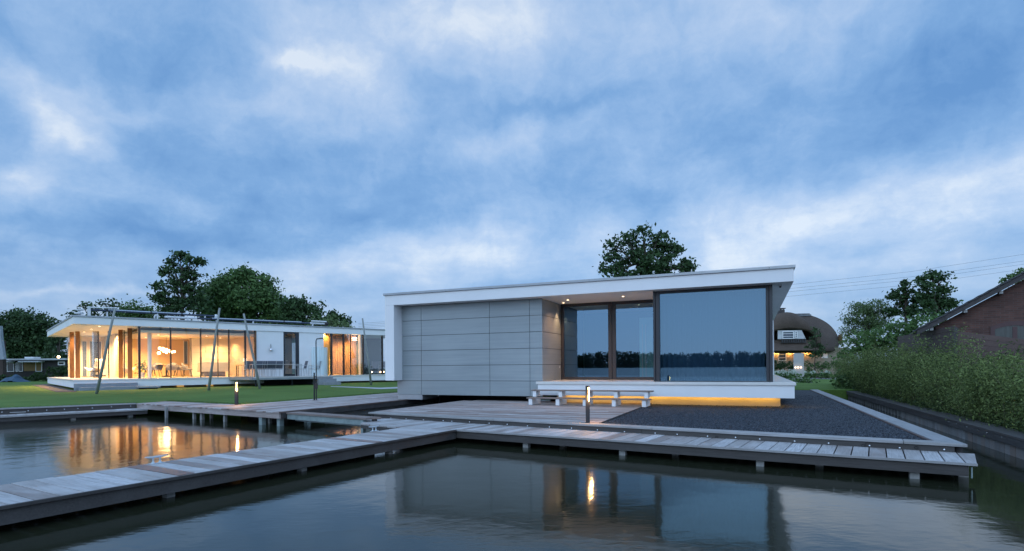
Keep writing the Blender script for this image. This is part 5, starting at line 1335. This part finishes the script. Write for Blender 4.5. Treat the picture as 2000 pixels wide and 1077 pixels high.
n0 = (ntt + 1) * ns; n1 = len(vs) // 2 + n0
for j in range(ntt): fs.append((n0 + j, n1 + j, n1 + j + 1, n0 + j + 1)); fs.append((j, j + 1, len(vs) // 2 + j + 1, len(vs) // 2 + j))
m.add(vs, fs); roof = m.build('roof', THM, th, smooth=True); s_ = roof.modifiers.new('thick', 'SOLIDIFY'); s_.thickness = .3; s_.offset = -1
# front cross gable: rounded hood with a dormer cut under it
m = MB(); vs = []; fs = []; cx_ = tx(1530); zt = tz(611.5); nr, na = 12, 22
zh = tz(646)
for i in range(nr + 1):
    y = -2.4 + 6.6 * i / nr
    for j in range(na + 1):
        a = math.pi * j / na; w = (tx(1579) - cx_) * (1.0 + .10 * min(1, i / 5)); hgt = zt - zEv; e = (1 - max(0, (2.2 - i) / 2.2) ** 2 * .42)
        ca = math.cos(a); sa = math.sin(a) ** (.4 + .75 * min(1, i / 3))
        zlow = zh if False else zEv
        vs.append((cx_ - w * ca * (1.12 - .12 * math.sin(a)), y + .0, zlow + hgt * sa * e))
for i in range(nr):
    for j in range(na): a = i * (na + 1) + j; fs.append((a, a + 1, a + na + 2, a + na + 1))
m.add(vs, fs); o = m.build('cross_gable_thatch', THM, th, smooth=True); s_ = o.modifiers.new('thick', 'SOLIDIFY'); s_.thickness = .35; s_.offset = -1
m = MB(); x0_, x1_ = tx(1508), tx(1557)
slab(m, [(x0_, tz(664)), (x1_ + .1, tz(664)), (x1_ - .35, tz(647.5)), (x0_, tz(647.5))], -2.15, -2.0); dorm = m.build('dormer_gable', plain('shaded_dormer_boards', (.5, .52, .54), .8), th)  # boards toned grey, the shade at the dormer put into their colour
m = MB(); slab(m, [(x0_ - 1.2, tz(666)), (x1_ + .9, tz(666)), (x1_ + 2.0, zEv), (x0_ - 1.2, zEv)], -1.95, -1.6)
vs = [(x0_ - 1.2, -1.9, tz(670)), (x1_ + .3, -1.9, tz(670)), (x1_ + 1.4, -2.8, zEv), (x0_ - 1.2, -2.8, zEv), (x0_ - 1.2, -1.0, tz(670)), (x1_ + .3, -1.0, tz(670)), (x1_ + 1.4, -1.0, zEv), (x0_ - 1.2, -1.0, zEv)]
m.add(vs, [(0, 1, 2, 3), (4, 7, 6, 5), (0, 4, 5, 1), (1, 5, 6, 2), (2, 6, 7, 3), (3, 7, 4, 0)]); m.build('thatch_apron', THM, th)
def win(px0, px1, py0, py1, y, bars=(1, 1), lit=None):
    x0_, x1_, z0_, z1_ = tx(px0), tx(px1), tz(py1), tz(py0); m = MB()
    fw = .07
    m.box(x0_, x0_ + fw, y - .08, y, z0_, z1_); m.box(x1_ - fw, x1_, y - .08, y, z0_, z1_); m.box(x0_ + fw, x1_ - fw, y - .08, y, z1_ - fw, z1_); m.box(x0_ + fw, x1_ - fw, y - .08, y, z0_, z0_ + fw)
    for i in range(1, bars[0]): c = x0_ + (x1_ - x0_) * i / bars[0]; m.box(c - .025, c + .025, y - .07, y - .005, z0_ + fw, z1_ - fw)
    for i in range(1, bars[1]): c = z0_ + (z1_ - z0_) * i / bars[1]; m.box(x0_ + fw, x1_ - fw, y - .06, y - .006, c - .025, c + .025)
    o = m.build('window', 'white', th); mm = MB(); mm.box(x0_ + .03, x1_ - .03, y - .03, y - .02, z0_ + .03, z1_ - .03); mm.build('pane', lit or plain('dusk_pane', (.05, .07, .10), .08), o)
win(1516, 1536.5, 649.5, 663.5, -2.16, (1, 3)); win(1538.5, 1543, 649.5, 662, -2.16, (1, 3))
m = MB()
for i in range(11): m.box(tx(1514 + i * 4.1), tx(1514 + i * 4.1) + .12, -2.35, -2.2, tz(670.5), tz(665))
m.box(tx(1512), tx(1559), -2.3, -2.18, tz(671.5), tz(670.5)); m.build('tile_band', rt, th)
cb = brick('cream_brick', (.34, .27, .20), (.42, .35, .27), (.30, .27, .24), 1)
m = MB(); m.box(-9.0, tx(1646), -.3, 8.2, -.1, zEv + .3); m.build('wall', cb, th)
win(1519.5, 1534.5, 686.5, 705, -.31, (1, 3)); win(1548.5, 1563.5, 685.5, 704, -.31, (1, 2)); win(1600, 1611, 689, 700.5, -.31, (1, 1), glow('dim_window', (.6, .28, .10), .18))
m = MB(); zc1 = 7.3; m.box(tx(1540), tx(1554), 3.0, 4.0, zRd - .9, zRd + .62); m.build('chimney', 'wood_dark', th)
m = MB(); m.box(tx(1538.5), tx(1555.5), 2.9, 4.1, zRd + .74, zRd + .82); 
for a in (1541, 1547, 1553): m.box(tx(a) - .05, tx(a) + .05, 3.1, 3.2, zRd + .62, zRd + .74)
m.build('chimney_cap', 'wood_dark', th)
m = MB()
for i in range(16): a = 1560 + i * 3.1; m.box(tx(a), tx(a) + .11, 3.8, 4.25, zRd - .05, zRd + .22); m.build('ridge_tile', rt, th) if False else None
m.box(tx(1559), tx(1611), 3.75, 4.3, zRd - .1, zRd + .1); m.build('ridge_tiles', plain('ridge_cap', (.16, .17, .18), .7, vary=.3), th)
for a in (1514.5, 1541, 1572):
    m = MB(); m.box(tx(a) - .06, tx(a) + .06, -.42, -.31, tz(688), tz(684.8)); m.build('wall_lamp', 'bulb', th)
    L = bpy.data.lights.new('wall_light', 'POINT'); L.energy = 34; L.color = (1, .48, .12); L.shadow_soft_size = .05; o = bpy.data.objects.new('wall_light', L); COL.objects.link(o); o.parent = th; o.location = (tx(a), -.55, tz(689))
m = MB(); slab(m, [(tx(1645), tz(670)), (tx(1651), tz(672)), (tx(1650), tz(652)), (tx(1645), tz(655))], 1.2, 1.5); m.build('gable_boarding', 'brownpost', th)

# ================================================================== LEFT NEIGHBOURS
ND = 60.0; k2 = ND / F; o4 = D(60, 724, ND)
nb = thing('low_bungalow', 'dark low flat-roofed bungalow with white roof edge at far left', 'house', (o4.x, o4.y, .5), R_(4))
def nx_(px): return (px - 60) * k2
def nz(py): return (724 - py) * k2 + H - .5
m = MB(); m.box(nx_(-60), nx_(132), -.6, 5, nz(704), nz(700.8)); m.build('roof', plain('roof_edge', (.42, .45, .46), .6), nb)
m = MB(); m.box(nx_(-60), nx_(128), 0, 4.8, -.3, nz(704)); m.build('wall', plain('tarred_boards', (.03, .028, .028), .8, vary=.2), nb)
m = MB(); m.box(nx_(48), nx_(82), -.05, -.01, nz(725), nz(708)); m.build('ochre_panel', plain('ochre_boarding', (.22, .15, .06), .8), nb)
for a, b in ((2, 7), (7.5, 15.5), (17.5, 30.5), (33.5, 37), (39, 46.5), (70, 82)):
    m = MB(); y = -.10; x0_, x1_, z0_, z1_ = nx_(a), nx_(b), nz(726), nz(708); f = .05
    m.box(x0_, x0_ + f, y, -.06, z0_, z1_); m.box(x1_ - f, x1_, y, -.06, z0_, z1_); m.box(x0_ + f, x1_ - f, y, -.06, z1_ - f, z1_); m.box(x0_ + f, x1_ - f, y, -.06, z0_, z0_ + f); w = m.build('window', 'white', nb)
    if a != 70: m = MB(); m.box(x0_ + .02, x1_ - .02, -.058, -.052, z0_, z1_); m.build('pane', plain('bungalow_pane', (.05, .065, .07), .15, vary=.3), w)
m = MB(); x0_, x1_, z0_, z1_ = nx_(111), nx_(124), nz(714), nz(707); m.box(x0_, x1_, -.06, -.01, z0_, z1_); w = m.build('window', 'white', nb); m = MB(); m.box(x0_ + .12, x1_ - .12, -.07, -.062, z0_ + .1, z1_ - .1); m.build('pane', 'black', w)
m = MB(); m.box(nx_(35), nx_(52), 1, 2, nz(701), nz(697)); m.build('skylight', 'plasticwhite', nb)
m = MB(); m.box(nx_(16), nx_(31), -.9, -.0, nz(707.5), nz(706)); m.box(nx_(49), nx_(86), -.9, -.0, nz(707.8), nz(706)); m.build('awning', 'plasticwhite', nb)
m = MB(); m.ball((nx_(105.5), .5, nz(697.5)), .13, 10); m.build('roof_lamp', 'bulb', nb)
o5 = D(-20, 724, 56); gh = thing('gabled_house', 'brick house cut by the left picture edge with a pale sloping gable board', 'house', (o5.x, o5.y, .5), 0); k3 = 56 / F
def gx(px): return (px + 20) * k3
def gz(py): return (724 - py) * k3 + H - .5
m = MB(); slab(m, [(gx(-60), 0), (gx(6), 0), (gx(5), gz(665)), (gx(-30), gz(665)), (gx(-60), gz(665))], 0, .4); m.build('wall', plain('dark_brick', (.05, .035, .03), .9), gh)
m = MB(); slab(m, [(gx(1), gz(637)), (gx(8), gz(637)), (gx(9), gz(660)), (gx(15), gz(702)), (gx(6), gz(702)), (gx(4), gz(660)), (gx(1), gz(650))], -.4, -.1); m.build('gable_board', plain('blue_grey_board', (.26, .30, .34), .8), gh)
m = MB(); m.box(gx(-8), gx(4), -.08, -.01, gz(698), gz(680)); m.build('window', plain('gable_pane', (.07, .09, .12), .2), gh)
p = D(27, 736, 50); tp = thing('boat_tarp', 'blue tarpaulin mound on the bank below the bungalow', 'tarpaulin', (p.x, p.y, .55), 0)
m = MB(); vs = []; fs = []; nx2, ny2 = 16, 6
for i in range(nx2 + 1):
    for j in range(ny2 + 1):
        a = i / nx2 * 2 - 1; b = j / ny2 * 2 - 1; vs.append((a * 1.15, b * .7, max(0, .62 * (1 - abs(a) ** 1.6) * (1 - b * b * .8) + .05 * math.sin(7 * a + 3 * b) + (.12 if abs(a - .2) < .2 else 0))))
for i in range(nx2):
    for j in range(ny2): a = i * (ny2 + 1) + j; fs.append((a, a + ny2 + 1, a + ny2 + 2, a + 1))
m.add(vs, fs); m.build('cover', plain('blue_tarp', (.018, .06, .11), .5, vary=.2), tp, normals=False)
bushy('bank_bush', 'tangled green bank bushes between the bungalow and the lit terrace', 'bush', pxblobs([(70, 738, 12), (88, 735, 14), (105, 730, 16), (122, 727, 17), (138, 727, 16), (95, 742, 10), (120, 742, 10)], 52), .12, 40, HG, bark)
bushy('bank_bush', 'low dark bushes behind the blue tarpaulin at the left edge', 'bush', pxblobs([(-20, 740, 14), (0, 740, 12), (20, 742, 10), (45, 742, 9), (60, 744, 8)], 53), .12, 40, HG, bark)
q = [P(30, 754, .62), P(85, 752, .62), P(146, 764, .60), P(98, 766, .60)]
flat('brick_apron', [P(62, 752.5, .64), P(96, 750.5, .64), P(150, 766, .62), P(110, 766.5, .62)], .648, brick('apron_brick', (.16, .09, .07), (.22, .13, .10), (.1, .09, .08), 1))

# ================================================================== TREES
def T(name, label, lst, d, leaf, dens, lm, tr, grp=None, spread=.5, cl=26, fill=.5, base=None, top=None):
    bl = pxblobs(lst, d); bx = base if base is not None else np.mean([q[0] for q in bl]); 
    if base is not None: bx = D(base, 720, d).x
    tp_ = None if top is None else tuple(D(top[0], top[1], d))
    return tree(name, label, 'tree', (bx, d, .5), bl, leaf, dens, lm, bark, tr, grp, spread, True, cl, fill, tp_)
T('broad_tree', 'large dark tree crown behind the low bungalow at far left', [(15, 632, 30), (50, 628, 30), (80, 640, 28), (30, 665, 36), (75, 672, 34), (5, 690, 30), (45, 700, 30), (98, 668, 20), (-20, 650, 30), (30, 690, 34), (60, 655, 26)], 78, .26, 15, DG, .5, fill=.4)
T('broad_tree', 'loose dark tree with sky gaps just left of the lit roof corner', [(112, 668, 16), (104, 695, 22), (128, 700, 20), (122, 720, 18), (90, 715, 20), (118, 650, 9), (138, 715, 16)], 72, .26, 10, DG, .35, spread=.45)
T('small_tree', 'airy light-leaved tree seen behind the left end of the flat roof', [(165, 600, 10), (190, 598, 16), (215, 594, 16), (180, 612, 16), (212, 612, 18), (140, 616, 8)], 64, .24, 9, DG, .15, spread=.35, cl=12, fill=.2)
T('round_tree', 'compact round tree behind the roof between the airy tree and the tall tree', [(258, 606, 20), (240, 616, 16), (275, 614, 16), (262, 622, 22), (296, 614, 14)], 70, .25, 13, MG, .25)
T('tall_tree', 'tallest ragged dark tree rising above the left roof', [(352, 497, 8), (338, 514, 12), (372, 510, 13), (392, 512, 7), (328, 534, 15), (358, 536, 18), (385, 538, 13), (316, 556, 11), (345, 562, 20), (378, 566, 20), (322, 585, 17), (355, 594, 24), (308, 582, 7), (390, 596, 22), (330, 608, 22)], 60, .25, 14, DG, .32, spread=.32, cl=24, fill=.35, top=(356, 520))
T('oak_tree', 'wide rounded green tree in the middle of the treeline behind the left roof', [(452, 546, 22), (482, 544, 24), (510, 560, 24), (425, 560, 22), (405, 585, 24), (440, 582, 32), (480, 584, 34), (520, 588, 28), (415, 612, 26), (460, 614, 32), (505, 616, 32), (546, 604, 22), (540, 622, 24)], 66, .24, 18, MG, .5, spread=.5, cl=34, fill=.45)
T('spreading_tree', 'dark spreading tree descending right of the rounded oak', [(572, 586, 14), (565, 604, 22), (596, 600, 16), (618, 606, 14), (592, 622, 24), (625, 622, 16), (648, 618, 9), (662, 622, 9), (676, 630, 8), (655, 634, 12), (570, 626, 24)], 62, .25, 13, DG, .3, spread=.36, cl=26, fill=.35)
T('pale_willow', 'pale green bushy willow at the right end of the treeline', [(628, 632, 15), (648, 630, 13), (665, 636, 12), (612, 638, 12), (680, 641, 7)], 55, .16, 22, LG, .15, spread=.28)
T('walnut_tree', 'dark rounded tree standing behind the white roof of the right house', [(1257, 455, 14), (1228, 464, 18), (1284, 468, 20), (1204, 480, 18), (1250, 484, 28), (1302, 486, 22), (1324, 492, 13), (1188, 505, 14), (1215, 508, 24), (1262, 512, 30), (1302, 514, 24), (1334, 514, 14), (1182, 526, 10), (1210, 534, 24), (1255, 540, 30), (1300, 540, 26), (1338, 530, 10), (1346, 522, 5)], 46, .20, 18, DG, .35, spread=.28, cl=22, fill=.35, top=(1258, 470))
T('pale_willow', 'rounded pale willow right of the thatched house', [(1672, 606, 16), (1692, 600, 18), (1714, 600, 17), (1660, 624, 15), (1688, 622, 24), (1716, 624, 22), (1736, 614, 12), (1660, 645, 16), (1700, 645, 26)], 58, .12, 34, LG, .25, spread=.3)
T('pine_tree', 'dark layered tree left of the tall dark tree near the brick gable', [(1768, 552, 5), (1764, 564, 8), (1750, 572, 9), (1776, 574, 10), (1740, 582, 9), (1765, 588, 14), (1788, 590, 10), (1745, 606, 14), (1775, 610, 18)], 56, .22, 22, DG, .22, spread=.24, cl=20, fill=.3, top=(1768, 552))
T('tall_tree', 'tall dark tree between the layered tree and the brick gable', [(1820, 534, 11), (1804, 546, 13), (1834, 544, 12), (1812, 562, 18), (1840, 566, 15), (1800, 580, 14), (1828, 586, 20), (1852, 588, 10), (1862, 594, 5), (1808, 602, 20), (1840, 606, 15)], 54, .22, 20, DG, .28, spread=.28, cl=24, fill=.35, top=(1822, 540))
T('hazel_bush', 'mid-green bushy growth below the dark trees beside the fence', [(1672, 660, 20), (1700, 668, 22), (1668, 682, 18), (1730, 655, 24), (1725, 680, 22), (1760, 648, 26), (1795, 640, 26), (1828, 632, 20), (1765, 670, 24), (1700, 690, 20), (1650, 690, 14)], 45, .17, 18, MG, .15, spread=.32, cl=28)
T('roof_side_tree', 'sparse twiggy treetop showing above the brick house roof', [(1976, 540, 7), (1990, 534, 7), (1962, 550, 5), (2004, 528, 8), (1984, 550, 8), (2010, 550, 14)], 36, .12, 16, MG, .1, spread=.16, cl=12, fill=.2)

# wood on the far shore of the lake (seen mirrored in the windows)
def farwood():
    pts = []
    x = -420
    while x < 420:
        y = -395 + 25 * math.sin(x * .013) + random.uniform(-6, 6); h = 11.2 + 2.2 * math.sin(x * .021 + 1) + 1.5 * math.sin(x * .06) + random.uniform(-1, 1)
        r = random.uniform(3.5, 6); n = 150
        d = rng.normal(size=(n, 3)); d /= np.linalg.norm(d, axis=1)[:, None]; d *= rng.uniform(.5, 1, n)[:, None]
        pts.append(np.array([x, y, h * .55]) + d * np.array([r, r * .7, h * .5])); pts.append(np.array([x, y, 2.2]) + d[:60] * np.array([r, 2, 2.4])); x += random.uniform(1.3, 2.3)
    root = None; o = leaf_mesh('far_wood', np.concatenate(pts), 1.25, DG, None); tag(o, 'far wooded shore across the lake mirrored in the window glass', 'wood'); struct(o, 'stuff')
farwood()
g = kid('far_shore', 'ground', None, lambda m: m.prism([(-900, -700), (900, -700), (900, -402), (-900, -392)], -.4, .6)); struct(g)

# overhead cables
for k_, (ya, yb) in enumerate(((556.6, 497), (564, 510), (570, 516.5), (579, 526))):
    d = 130 + 2 * k_; m = MB(); pts = [D(700, 632 + 3 * k_, d), D(1100, 608 + 4 * k_, d), D(1542, ya, d), D(1780, (ya + yb) / 2 + 4, d), D(2000, yb, d), D(2350, yb - 50, d)]
    t = thing('power_cable', ('topmost', 'second from the top', 'third from the top', 'lowest')[k_] + ' of the four thin overhead power cables at right', 'cable', pts[2], 0, 'overhead power cables')
    m.path(pts, .022, 4); m.build('wire', plain('cable', (.08, .09, .10), .6), t, world=True, normals=False)

# ================================================================== SKY, SUN, CAMERA
w = bpy.data.worlds.new('World'); scene.world = w; w.use_nodes = True; nt = w.node_tree
bg = nt.nodes['Background']; bg.inputs['Strength'].default_value = 1.0
tc = N(nt, 'ShaderNodeTexCoord'); d0 = tc.outputs['Generated']
def vmath(op, a, b=None, scale=None):
    m = N(nt, 'ShaderNodeVectorMath', operation=op)
    for i, v in enumerate((a, b)):
        if v is None: continue
        if hasattr(v, 'links'): nt.links.new(v, m.inputs[i])
        else: m.inputs[i].default_value = v
    if scale is not None: m.inputs['Scale'].default_value = scale
    return m.outputs['Value'] if op in ('DOT_PRODUCT', 'LENGTH') else m.outputs['Vector']
def vnoise(vec, scale, detail, rough=.55):
    n = N(nt, 'ShaderNodeTexNoise'); n.inputs['Scale'].default_value = scale; n.inputs['Detail'].default_value = detail; n.inputs['Roughness'].default_value = rough
    nt.links.new(vec, n.inputs['Vector']); return n
wn = vnoise(d0, 3.2, 5); warp = vmath('SCALE', vmath('SUBTRACT', wn.outputs['Color'], (.5, .5, .5)), None, .22)
wn2 = vnoise(d0, 11, 5, .6); warp2 = vmath('SCALE', vmath('SUBTRACT', wn2.outputs['Color'], (.5, .5, .5)), None, .07)
dw = vmath('ADD', vmath('ADD', d0, warp), warp2)
sep = N(nt, 'ShaderNodeSeparateXYZ'); nt.links.new(d0, sep.inputs[0])
zc_ = math_(nt, 'ADD', math_(nt, 'MAXIMUM', sep.outputs[2], 0.0), .16)
comb = N(nt, 'ShaderNodeCombineXYZ'); nt.links.new(math_(nt, 'DIVIDE', sep.outputs[0], zc_), comb.inputs[0]); nt.links.new(math_(nt, 'DIVIDE', sep.outputs[1], zc_), comb.inputs[1]); comb.inputs[2].default_value = .7
n1 = vnoise(comb.outputs[0], 1.3, 12, .60).outputs['Fac']; n2 = vnoise(comb.outputs[0], .42, 4, .5).outputs['Fac']
n3 = vnoise(dw, 7.5, 10, .62).outputs['Fac']
b = math_(nt, 'ADD', .46, math_(nt, 'MULTIPLY', math_(nt, 'SUBTRACT', n1, .5), 1.25))
b = math_(nt, 'ADD', b, math_(nt, 'MULTIPLY', math_(nt, 'SUBTRACT', n2, .5), .5))
b = math_(nt, 'ADD', b, math_(nt, 'MULTIPLY', math_(nt, 'SUBTRACT', n3, .5), .95))
BL = SKYBLOBS
for (px, py, sx, sy, amp, tilt) in BL:
    c = ray(px, py).normalized(); az = Vector((c.y, -c.x, 0)).normalized(); up = az.cross(c).normalized()
    if up.z < 0: up = -up
    sx /= F; sy /= F; ct, st_ = math.cos(R_(tilt)), math.sin(R_(tilt))
    A = (az * ct + up * st_) / sx; B = (up * ct - az * st_) / sy
    dd = vmath('SUBTRACT', dw, tuple(c)); a_ = vmath('DOT_PRODUCT', dd, tuple(A)); b_ = vmath('DOT_PRODUCT', dd, tuple(B))
    r2 = math_(nt, 'ADD', math_(nt, 'MULTIPLY', a_, a_), math_(nt, 'MULTIPLY', b_, b_))
    g_ = math_(nt, 'EXPONENT', math_(nt, 'MULTIPLY', r2, -1.0)); b = math_(nt, 'ADD', b, math_(nt, 'MULTIPLY', g_, amp * 1.3))
for (px, py, sx, sy, amp, tilt, k_) in SKYEDGES:      # sheet of paler cloud below a defined edge
    c = ray(px, py).normalized(); az = Vector((c.y, -c.x, 0)).normalized(); up = az.cross(c).normalized()
    if up.z < 0: up = -up
    sx /= F; sy /= F; ct, st_ = math.cos(R_(tilt)), math.sin(R_(tilt))
    A = (az * ct + up * st_) / sx; B = (up * ct - az * st_) / sy
    dd = vmath('SUBTRACT', vmath('ADD', d0, vmath('SCALE', warp2, None, .55)), tuple(c)); a_ = vmath('DOT_PRODUCT', dd, tuple(A)); b_ = vmath('DOT_PRODUCT', dd, tuple(B))
    b_ = math_(nt, 'ADD', b_, math_(nt, 'MULTIPLY', math_(nt, 'MULTIPLY', a_, a_), .35))
    r2 = math_(nt, 'ADD', math_(nt, 'MULTIPLY', a_, a_), math_(nt, 'MULTIPLY', b_, b_))
    g_ = math_(nt, 'EXPONENT', math_(nt, 'MULTIPLY', r2, -1.0))
    sg = math_(nt, 'DIVIDE', 1.0, math_(nt, 'ADD', 1.0, math_(nt, 'EXPONENT', math_(nt, 'MULTIPLY', b_, k_))))
    b = math_(nt, 'ADD', b, math_(nt, 'MULTIPLY', math_(nt, 'MULTIPLY', g_, sg), amp))
col = ramp(nt, b, [(0.0, (.115, .285, .60)), (.28, (.195, .385, .70)), (.50, (.30, .485, .78)), (.75, (.46, .61, .85)), (1.0, (.72, .81, .93))])
# lilac tint near the horizon
hz = math_(nt, 'SUBTRACT', 1.0, math_(nt, 'MULTIPLY', math_(nt, 'MAXIMUM', sep.outputs[2], 0), 5.0), None, True)
col = mixc(nt, math_(nt, 'MULTIPLY', hz, .45), col, (.30, .40, .62))
# brighter western sky behind the camera
back = math_(nt, 'MULTIPLY_ADD', sep.outputs[1], -.9, .55, True)
col = mixc(nt, back, col, (.70, 1.04, 1.58))
st = N(nt, 'ShaderNodeTexSky'); st.sky_type = 'NISHITA'; st.sun_disc = False; st.sun_elevation = R_(28); st.sun_rotation = R_(200)
ns_ = N(nt, 'ShaderNodeVectorMath', operation='SCALE'); nt.links.new(st.outputs[0], ns_.inputs[0]); ns_.inputs['Scale'].default_value = .018
add = vmath('ADD', ns_.outputs[0], vmath('SCALE', col, None, .93))
nt.links.new(add, bg.inputs['Color'])

S = bpy.data.lights.new('sun', 'SUN'); S.energy = .45; S.angle = R_(35); S.color = (.62, .82, 1.0)
so = bpy.data.objects.new('sun', S); COL.objects.link(so); az = R_(200)
sd = Vector((math.sin(az) * math.cos(R_(28)), math.cos(az) * math.cos(R_(28)), math.sin(R_(28))))
so.rotation_euler = sd.to_track_quat('Z', 'Y').to_euler()

cam = bpy.data.cameras.new('camera'); co = bpy.data.objects.new('camera', cam); COL.objects.link(co); scene.camera = co
cam.sensor_width = 36; cam.sensor_fit = 'HORIZONTAL'; cam.lens = F / 2000 * 36; cam.shift_y = (Y0 - 538.5) / 2000; cam.clip_start = .05; cam.clip_end = 4000
co.matrix_world = Matrix(((CR, SL, 0, 0), (0, 0, -1, 0), (-SL, CR, 0, H), (0, 0, 0, 1)))
scene.view_settings.view_transform = 'Standard'; scene.view_settings.look = 'None'; scene.view_settings.exposure = 0; scene.view_settings.gamma = 1
scene.cycles.max_bounces = 8; scene.cycles.transparent_max_bounces = 16; scene.cycles.caustics_reflective = False; scene.cycles.caustics_refractive = False
scene.cycles.sample_clamp_indirect = 4.0
